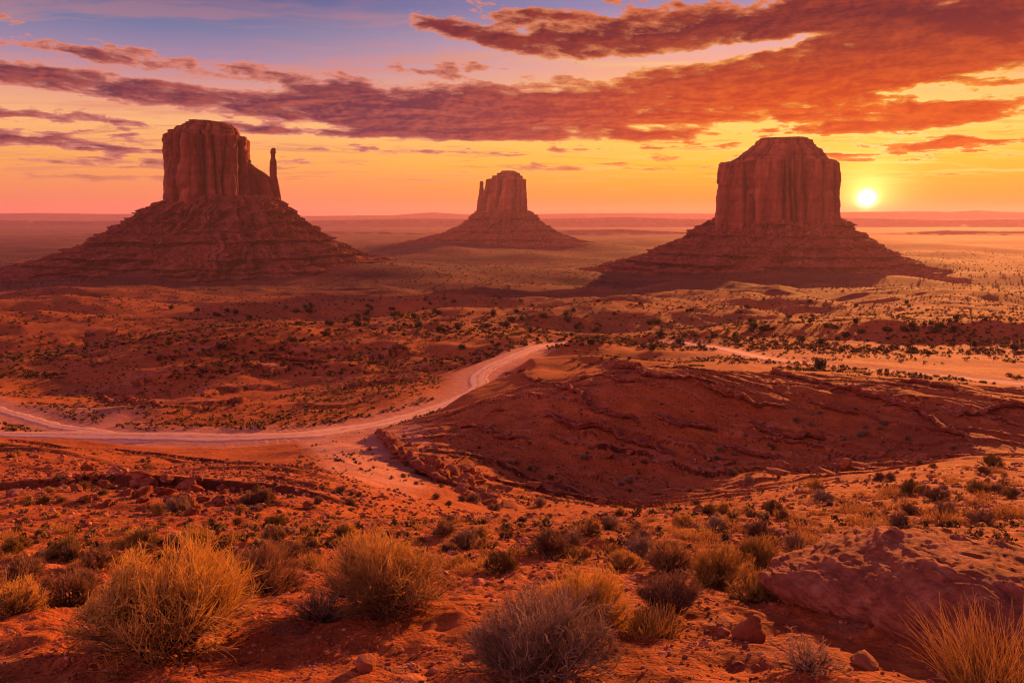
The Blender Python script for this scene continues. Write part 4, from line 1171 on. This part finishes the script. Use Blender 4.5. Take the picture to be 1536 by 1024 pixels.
while cnt < 150:
    px = rg.uniform(250, 1536); py = rg.uniform(446, 530)
    keep = math.exp(-((px - 640) / 260) ** 2 - ((py - 472) / 30) ** 2) + 0.35 * math.exp(-((px - 1300) / 280) ** 2 - ((py - 495) / 40) ** 2) + 0.08
    if rg.uniform(0, 1) > keep: continue
    x, y, z, dist = spot(px, py)
    w = np.interp(py, [446, 480, 530], [6, 11, 13]) * rg.uniform(0.6, 1.4)
    juniper(px, py, w, 'dark green bush among many dotted over the pale swells beyond the road', 'dark juniper bushes beyond the road', cnt)
    cnt += 1

# --- ground cover nobody could count: low scrub over swells and plain, one object
def scrub_stuff():
    rg = np.random.default_rng(61)
    Vs, Ts = [], []
    protos = [clump_arrays(np.random.default_rng(700 + i), 22, .5, .5, .16) for i in range(6)]
    def add(n_, px0, px1, y0, y1, w0, w1, thr, seed, pale=1.0):
        px = rg.uniform(px0, px1, n_); yy = np.exp(rg.uniform(math.log(y0), math.log(y1), n_))
        xx = (px - 768) / F * yy
        den = fbm2(xx / 45.0, yy / 45.0, 3, seed) + 0.5 * noise2(xx / 9.0, yy / 9.0, seed + 4)
        # keep the roads and the drifted sand bare
        dmin = np.full(n_, 1e9)
        for _, ln, hw in ROADS:
            for q in ln[::3]:
                dmin = np.minimum(dmin, np.hypot(xx - q[0], yy - q[1]) - hw)
        k_ = (den > thr) & (dmin > 1.5)
        xx, yy = xx[k_], yy[k_]
        zz = gz(xx, yy)
        for a, b_, c_ in zip(xx, yy, zz):
            v, t = protos[int(rg.integers(6))]
            s = rg.uniform(w0, w1); an = rg.uniform(0, 6.28); ca, sa = math.cos(an), math.sin(an)
            q = v * s
            Vs.append(np.stack([q[:, 0] * ca - q[:, 1] * sa + a, q[:, 0] * sa + q[:, 1] * ca + b_, q[:, 2] + c_], 1)); Ts.append(np.clip(t + rg.uniform(-.3, .3), 0, 1) * pale)
    add(7000, -40, 660, 106, 330, 0.25, 0.95, -0.15, 801)
    add(17000, -40, 1580, 200, 980, 0.6, 2.0, -0.30, 802, 0.75)
    add(4000, 860, 1580, 120, 330, 0.35, 1.2, -0.1, 803)
    add(15000, -60, 1600, 960, 3200, 1.6, 4.5, -0.2, 804, 0.45)
    add(1800, 430, 1560, 40, 110, 0.12, 0.45, 0.05, 805)
    add(1500, -20, 1560, 7.5, 40, 0.05, 0.20, -0.05, 806)
    v = np.concatenate(Vs); t = np.concatenate(Ts)
    me = mesh_from('scrub', v, np.arange(len(v)).reshape(-1, 3), False, {'tone': t})
    o = obj('scrub', me, SCRUB_DRY)
    tag(o, 'low dry scrub covering the swells and the far plain', 'scrub', None, 'stuff')
scrub_stuff()

# ------------------------------------------------------------------ rocks
def ico(sub):
    import bmesh
    bm = bmesh.new(); bmesh.ops.create_icosphere(bm, subdivisions=sub, radius=1.0)
    v = np.array([q.co[:] for q in bm.verts]); f = np.array([[q.index for q in p.verts] for p in bm.faces])
    bm.free()
    return v, f
ICO = {k_: ico(k_) for k_ in (1, 2, 3, 4)}
def rock_mesh(name, seed, sub, scale, cuts=9, rough=0.10, fl=False):
    v, f = ICO[sub]
    rg = np.random.default_rng(seed)
    v = v.copy()
    for _ in range(cuts):                       # broken faces
        d = rg.normal(0, 1, 3); d /= np.linalg.norm(d)
        h = rg.uniform(.55, .88)
        e = v @ d - h
        v -= np.where(e > 0, e, 0)[:, None] * d * .92
    o = rg.uniform(0, 90, 3)
    v = v * (1 + rough * fbm3(v[:, 0] * 2.2 + o[0], v[:, 1] * 2.2 + o[1], v[:, 2] * 2.2 + o[2], 4, seed))[:, None]
    return mesh_from(name, v * np.array(scale), f, not fl)

# the big outcrop at the right: bedded, rough back
def outcrop():
    x, y, z, dist = spot(1440, 935)
    v, f = ico(7)
    rx, ry, rz = 1.14, 1.30, 0.37
    p = v * np.array([rx, ry, rz])
    # long low back to the right, blunt nose at the left
    p[:, 2] *= 1.0 - 0.10 * np.clip(p[:, 0], -1, 1) ** 2
    nose = sstep(-p[:, 0], 0.35, 1.0)
    p[:, 2] *= 1 - 0.30 * nose
    p[:, 1] *= 1 - 0.35 * nose
    ln = np.linalg.norm(v, axis=1)
    nx, ny, nz = v.T
    bedc = p[:, 2] + 0.30 * p[:, 0] - 0.12 * p[:, 1] + 0.05 * fbm3(p[:, 0] * 2.5, p[:, 1] * 2.5, p[:, 2] * 2.5, 3, 5)
    q = bedc / 0.052; fl = np.floor(q); frc = q - fl
    step_ = (frc - 0.5) * (0.5 + 0.9 * ((fl * .618) % 1)) * (0.4 + 0.8 * noise3(p[:, 0] * 3 + fl, p[:, 1] * 3, fl, 9))
    def slabs(n_seed, sq, amp, tilt, seed):
        rg = np.random.default_rng(seed)
        A = np.stack([p[:, 0] + 0.3 * p[:, 2], p[:, 1], bedc * sq], 1) + 0.03 * np.stack([noise3(p[:, 0] * 6, p[:, 1] * 6, p[:, 2] * 6, seed + k_) for k_ in range(3)], 1)
        sel = rg.integers(0, len(A), n_seed); S = A[sel]
        near_ = np.zeros(len(A), int)
        for c0 in range(0, len(A), 8000):
            B = A[c0:c0 + 8000]
            near_[c0:c0 + 8000] = np.argmin((B * B).sum(1)[:, None] - 2 * B @ S.T + (S * S).sum(1)[None, :], 1)
        off = rg.uniform(-1, 1, n_seed); tl = rg.normal(0, tilt, (n_seed, 3))
        return amp * off[near_] + ((A - S[near_]) * tl[near_]).sum(1)
    d = 0.022 * fbm3(p[:, 0] * 2.4, p[:, 1] * 2.4, p[:, 2] * 2.4, 3, 21) + 0.010 * step_
    d += slabs(120, 3.2, 0.008, 0.04, 61) + slabs(1800, 5.5, 0.0055, 0.075, 62)
    d += 0.005 * fbm3(p[:, 0] * 22, p[:, 1] * 22, p[:, 2] * 30, 3, 25, 0.6)
    p = p + v * d[:, None]
    o = obj('rock_outcrop', mesh_from('rock_outcrop', p, f, True), OUTCROP)
    o.location = (x + 0.22, y + 0.44, z - 0.09)
    o.rotation_euler = (R(-15), R(3), R(-8))
    tag(o, 'big weathered red rock with a rough bedded back at the lower right', 'rock')
outcrop()
def rock_at(px, py, w, h, seed, label, group=None, sub=4, name='boulder', mat=None, flat=False, sink=0.3):
    x, y, z, dist = spot(px, py)
    s = w / 2 * dist / F; sz = h / 2 * dist / F * 1.15
    o = obj(name, rock_mesh(name, seed, sub, (s, s * 0.9, sz)), mat or BOULDER)
    o.location = (x, y + s * 0.5, z + sz * (1 - 2 * sink)); o.rotation_euler = (random.uniform(-.15, .15), random.uniform(-.15, .15), random.uniform(0, 6.28))
    tag(o, label, 'rock', group)
rock_at(1127, 962, 50, 40, 11, 'dark angular boulder at the foot of the big rock, left end')
rock_at(545, 1008, 38, 22, 12, 'smooth rounded pale red stone alone at the bottom edge', sub=3, name='stone')
rock_at(1414, 822, 92, 36, 13, 'dark boulder half sunk in the right slope behind the big rock', sink=0.62)
rock_at(1300, 1000, 44, 14, 15, 'flat stone on the sand in front of the big rock', name='stone', sub=3)
rock_at(1085, 955, 22, 12, 17, 'small stone on bare sand left of the dark angular boulder', name='stone', sub=3)

RP = [rock_mesh('boulder', 600 + i, 3, (1, 0.85, 0.7), 14, 0.16, True) for i in range(6)]
SP = [rock_mesh('rock_slab', 620 + i, 3, (1.3, 0.9, 0.26), 13, 0.16, True) for i in range(6)]
for m_ in RP + SP:
    m_.materials.append(BOULDER)
def rock_copy(me, name, px, py, w, label, group, sink=0.25, tilt=0.25):
    x, y, z, dist = spot(px, py)
    s = w / 2 * dist / F
    o = obj(name, me)
    o.location = (x, y, z + s * (0.6 - sink) * (0.4 if name == 'rock_slab' else 1)); o.scale = (s, s, s * random.uniform(.8, 1.2))
    o.rotation_euler = (random.uniform(-tilt, tilt), random.uniform(-tilt, tilt), random.uniform(0, 6.28))
    tag(o, label, 'rock', group)
rg = np.random.default_rng(15)
for i in range(70):          # the pile on the mound
    t = rg.normal(0, 1); u_ = rg.normal(0, 1)
    px = 265 + 95 * t; py = 748 + 0.10 * (px - 265) + 18 * u_
    if py > 775 or px < 90 or px > 520: continue
    rock_copy(RP[i % 6], 'boulder', px, py, rg.uniform(8, 30) * (1.25 if abs(t) < .6 else .8), 'red boulder in the jumbled pile on the mound at the left', 'boulders piled on the mound', 0.3, .6)
for i in range(75):          # broken slabs along the gully's edge
    t = rg.uniform(0, 1)
    px = 565 + 185 * t + rg.normal(0, 16); py = 655 + 95 * t ** 0.9 + rg.normal(0, 9)
    rock_copy((SP + RP)[i % 9], 'rock_slab' if i % 9 < 6 else 'boulder', px, py, rg.uniform(10, 40) * (0.6 + .5 * t), 'broken red slab along the edge of the gully right of the wash', 'slabs along the gully edge', 0.3, .3)
pick = np.argwhere((LEDGE_SHADE > 0.45) & (slope_mask > 0.5) & (np.abs(aa) < 36))
pick = pick[rg.integers(0, len(pick), 130)]
for i, (a, b_) in enumerate(pick):         # slabs broken from the shaded ledges, lying along them
    x, y = TX[a, b_] + rg.normal(0, .3), TY[a, b_] + rg.normal(0, .5)
    nm = 'rock_slab' if i % 8 < 6 else 'boulder'
    o = obj(nm, (SP + RP)[i % 8])
    sc_ = 0.22 + 0.60 * rg.uniform() ** 2.2
    o.scale = (sc_ * 1.25, sc_, sc_ * rg.uniform(.7, 1.3))
    o.location = (x, y, float(gz(x, y)[0]) + 0.10 * sc_)
    o.rotation_euler = (rg.normal(0, .18), rg.normal(0, .18), math.radians(-36) + rg.normal(0, .5))
    tag(o, 'loose red slab among many on the shaded ledge slope', 'rock', 'loose slabs on the ledges')

# ledges of hard rock that stand out of the slope, each one traced along its own course
def rock_ledge(pix, hmax, depth, seed, label):
    P = []
    for px, py in pix:
        x, y, z = hit(px, py)
        P.append((x, y))
    P = np.array(P)
    t = np.concatenate([[0], np.cumsum(np.hypot(*np.diff(P, axis=0).T))])
    n_ = int(max(40, t[-1] / 0.16))
    ts = np.linspace(0, t[-1], n_)
    q = np.stack([np.interp(ts, t, P[:, k_]) for k_ in range(2)], 1)
    tg = np.gradient(q, axis=0); tg /= np.linalg.norm(tg, axis=1)[:, None]
    out = np.stack([-tg[:, 1], tg[:, 0]], 1)
    out *= np.where(out[:, 1] > 0, -1, 1)[:, None]                 # towards the foot of the slope
    s0 = ts + seed * 17.3
    jog = 0.75 * noise2(s0 / 4.5, s0 * 0, seed) + 0.32 * noise2(s0 / 1.3, s0 * 0, seed + 1) + 0.22 * (np.floor(noise2(s0 / 1.1, s0 * 0, seed + 2) * 4) / 4)
    ends = np.minimum(1, np.minimum(ts, t[-1] - ts) / (0.22 * t[-1])) ** 0.6
    h = hmax * ends * np.clip(0.75 + 0.55 * noise2(s0 / 5.0, s0 * 0 + 3, seed + 3) + 0.30 * noise2(s0 / 0.9, s0 * 0 + 5, seed + 4), 0.12, 1.4)
    prof = [(-1.0, -0.10, 0), (-0.80, 0.02, 1), (-0.5, 0.40, 1), (-0.22, 0.80, 1), (0.0, 1.0, 1), (0.16, 0.96, 1), (0.20, 0.72, 1), (0.10, 0.50, 1), (0.14, 0.38, 1), (-0.14, 0.16, 1), (-0.18, -0.6, 0)]
    Vv = np.zeros((n_, len(prof), 3))
    for k_, (o_, u_, v_) in enumerate(prof):
        rough = 0.10 * noise2(s0 / 0.55, s0 * 0 + k_ * 1.7, seed + 9) + 0.05 * noise2(s0 / 0.22, s0 * 0 + k_ * 2.3, seed + 10)
        d_ = jog + o_ * depth * (0.5 + 0.5 * ends) + rough * v_ * 1.2
        xy = q + out * d_[:, None]
        base = gz(q[:, 0] + out[:, 0] * jog, q[:, 1] + out[:, 1] * jog)
        gnd = gz(xy[:, 0], xy[:, 1])
        zz = np.where(o_ < -0.6, gnd + u_ * h - (0.05 if u_ < 0 else 0), base + u_ * h + rough * v_ * 0.6)
        if -0.6 <= o_ < 0:
            w_ = (o_ + 0.6) / 0.6
            zz = np.maximum(zz * w_ + (gnd + 0.04) * (1 - w_), gnd + 0.02)
        Vv[:, k_] = np.stack([xy[:, 0], xy[:, 1], zz], 1)
    o = obj('rock_ledge', mesh_from('rock_ledge', Vv.reshape(-1, 3), grid_faces(n_, len(prof)), False), LEDGE)
    tag(o, label, 'rock ledge', 'ledges of red rock on the shaded slope')
LEDGE = principled('ledge_rock', rock_build((0.11, 0.030, 0.020), (0.25, 0.072, 0.042), (0.42, 0.150, 0.090), 1.2, 0.1, 0.25, 0.0, strata=0.6))
for i, (pix, hm, dp, lb) in enumerate([
    ([(900, 549), (930, 553), (966, 567), (1042, 570), (1090, 576)], 1.2, 2.0, 'dark jagged rock ledge along the crest of the shaded slope, right of the road'),
    ([(758, 558), (790, 567), (826, 577)], 0.7, 1.4, 'short rock ledge at the upper left corner of the shaded slope beside the road'),
    ([(830, 580), (873, 606), (900, 619)], 0.9, 1.6, 'steeply slanting rock ledge below the short one beside the road'),
    ([(895, 563), (922, 573), (969, 577)], 0.6, 1.2, 'thin rock ledge just under the crest ledge of the shaded slope'),
    ([(816, 626), (873, 647), (961, 671), (1014, 683)], 1.1, 1.9, 'longest rock ledge, slanting down across the middle of the shaded slope'),
    ([(890, 621), (935, 631), (960, 634)], 0.7, 1.4, 'short dark rock ledge above the longest one'),
    ([(975, 627), (1021, 638), (1076, 650)], 0.9, 1.6, 'rock ledge to the right of and above the lower end of the longest one'),
    ([(1052, 578), (1084, 597), (1140, 612), (1180, 614)], 1.1, 1.8, 'bent rock ledge that runs on below the right end of the crest ledge'),
    ([(1146, 560), (1200, 570), (1250, 581)], 0.8, 1.5, 'rock ledge below the lone round dark bush'),
    ([(1243, 586), (1318, 600), (1380, 626)], 1.0, 1.7, 'long curved rock ledge in the right part of the shaded slope'),
    ([(1333, 606), (1408, 636), (1460, 666)], 0.9, 1.6, 'steep rock ledge running down towards the sunlit slope at right'),
    ([(1436, 628), (1490, 618), (1550, 607)], 0.9, 1.6, 'rock ledge rising to the right edge of the picture'),
    ([(1346, 572), (1400, 580), (1455, 592)], 0.8, 1.5, 'rock ledge along the crest at the right below the pale road'),
    ([(1206, 604), (1250, 618), (1290, 624)], 0.7, 1.4, 'small rock ledge under the left end of the long curved one'),
    ([(1120, 640), (1180, 655), (1240, 662)], 0.8, 1.6, 'low rock ledge in the lower middle of the shaded slope'),
    ([(1080, 672), (1130, 684), (1170, 690)], 0.7, 1.4, 'lowest rock ledge near the foot of the shaded slope'),
    ([(566, 650), (600, 688), (650, 722), (742, 744)], 1.3, 2.2, 'broken rock ledge along the gully right of the pale wash'),
    ([(690, 640), (740, 655), (790, 664)], 0.6, 1.3, 'faint rock ledge in the smooth left part of the shaded slope'),
    ([(398, 537), (440, 541), (487, 543)], 1.8, 3.0, 'dark rock ledge on the red hill beyond the road'),
    ([(150, 592), (200, 604), (242, 612)], 1.3, 2.6, 'low rock ledge on the red flat beyond the left end of the road'),
]):
    rock_ledge(pix, hm, dp, 200 + i * 13, lb)

# pebbles and gravel of the near ground: one object
def pebbles():
    rg = np.random.default_rng(88)
    v0, f0 = ICO[1]
    shapes = []
    for i in range(8):
        r2 = np.random.default_rng(900 + i)
        v = v0 * (1 + r2.uniform(-.28, .28, (len(v0), 1))) * np.array([1, r2.uniform(.6, 1), r2.uniform(.35, .75)])
        shapes.append(v)
    n_ = 42000
    yy = np.exp(rg.uniform(math.log(2.0), math.log(34.0), n_)); xx = rg.uniform(-0.74, 0.74, n_) * yy
    k_ = fbm2(xx / 1.1, yy / 1.1, 3, 51) + 0.4 * rg.normal(0, 1, n_) > 0.05
    xx, yy = xx[k_], yy[k_]
    zz = gz(xx, yy)
    Vs = []
    for i, (a, b_, c_) in enumerate(zip(xx, yy, zz)):
        s = (0.0013 + 0.0036 * rg.uniform(0, 1) ** 3) * b_ * (2.3 if rg.uniform() < .03 else 1)
        an = rg.uniform(0, 6.28); ca, sa = math.cos(an), math.sin(an)
        q = shapes[i % 8] * s
        Vs.append(np.stack([q[:, 0] * ca - q[:, 1] * sa + a, q[:, 0] * sa + q[:, 1] * ca + b_, q[:, 2] + c_ + s * .15], 1))
    sel = np.argwhere((slope_mask + 0.45 * left_mask + 0.4 * mound > 0.3) & (np.abs(aa) < 36))
    sel = sel[rg.integers(0, len(sel), 9000)]
    for i, (a_, b2) in enumerate(sel):
        x_, y_ = TX[a_, b2] + rg.normal(0, .15), TY[a_, b2] + rg.normal(0, .2)
        s = (0.035 + 0.17 * rg.uniform() ** 4) * (0.4 + y_ / 120.0)
        an = rg.uniform(0, 6.28); ca, sa = math.cos(an), math.sin(an)
        q = shapes[i % 8] * s
        Vs.append(np.stack([q[:, 0] * ca - q[:, 1] * sa + x_, q[:, 0] * sa + q[:, 1] * ca + y_, q[:, 2] + TZ[a_, b2] + s * .1], 1))
    Fs = (f0[None] + (np.arange(len(Vs)) * len(v0))[:, None, None]).reshape(-1, 3)
    o = obj('gravel', mesh_from('gravel', np.concatenate(Vs), Fs, False), PEBBLE)
    tag(o, 'loose red gravel and pebbles strewn over the near sand', 'gravel', None, 'stuff')
PEBBLE = principled('pebble', rock_build((0.085, 0.026, 0.018), (0.34, 0.110, 0.055), (0.66, 0.34, 0.21), 4.0, 0.0, 0.01, 0.0, strata=0.0))
pebbles()

# ------------------------------------------------------------------ haze over the valley
def haze():
    hx, y0, y1, z0, z1 = 31000.0, -31000.0, 31000.0, -185.0, 205.0
    v = np.array([[sx * hx, yv, zv] for zv in (z0, z1) for yv in (y0, y1) for sx in (-1, 1)])
    f = np.array([[0, 2, 3, 1], [4, 5, 7, 6], [0, 1, 5, 4], [2, 6, 7, 3], [0, 4, 6, 2], [1, 3, 7, 5]])
    m = bpy.data.materials.new('haze'); m.use_nodes = True
    n = N(m.node_tree)
    out = n.new('ShaderNodeOutputMaterial')
    pv = n.new('ShaderNodeVolumePrincipled')
    pv.inputs['Color'].default_value = (0.92, 0.56, 0.82, 1)
    pv.inputs['Density'].default_value = 0.000038
    pv.inputs['Anisotropy'].default_value = 0.35
    n.put(out.inputs['Volume'], pv.outputs[0])
    o = obj('haze', mesh_from('haze', v, f, False), m)
    tag(o, 'warm evening haze over the valley', 'haze', None, 'stuff')
haze()
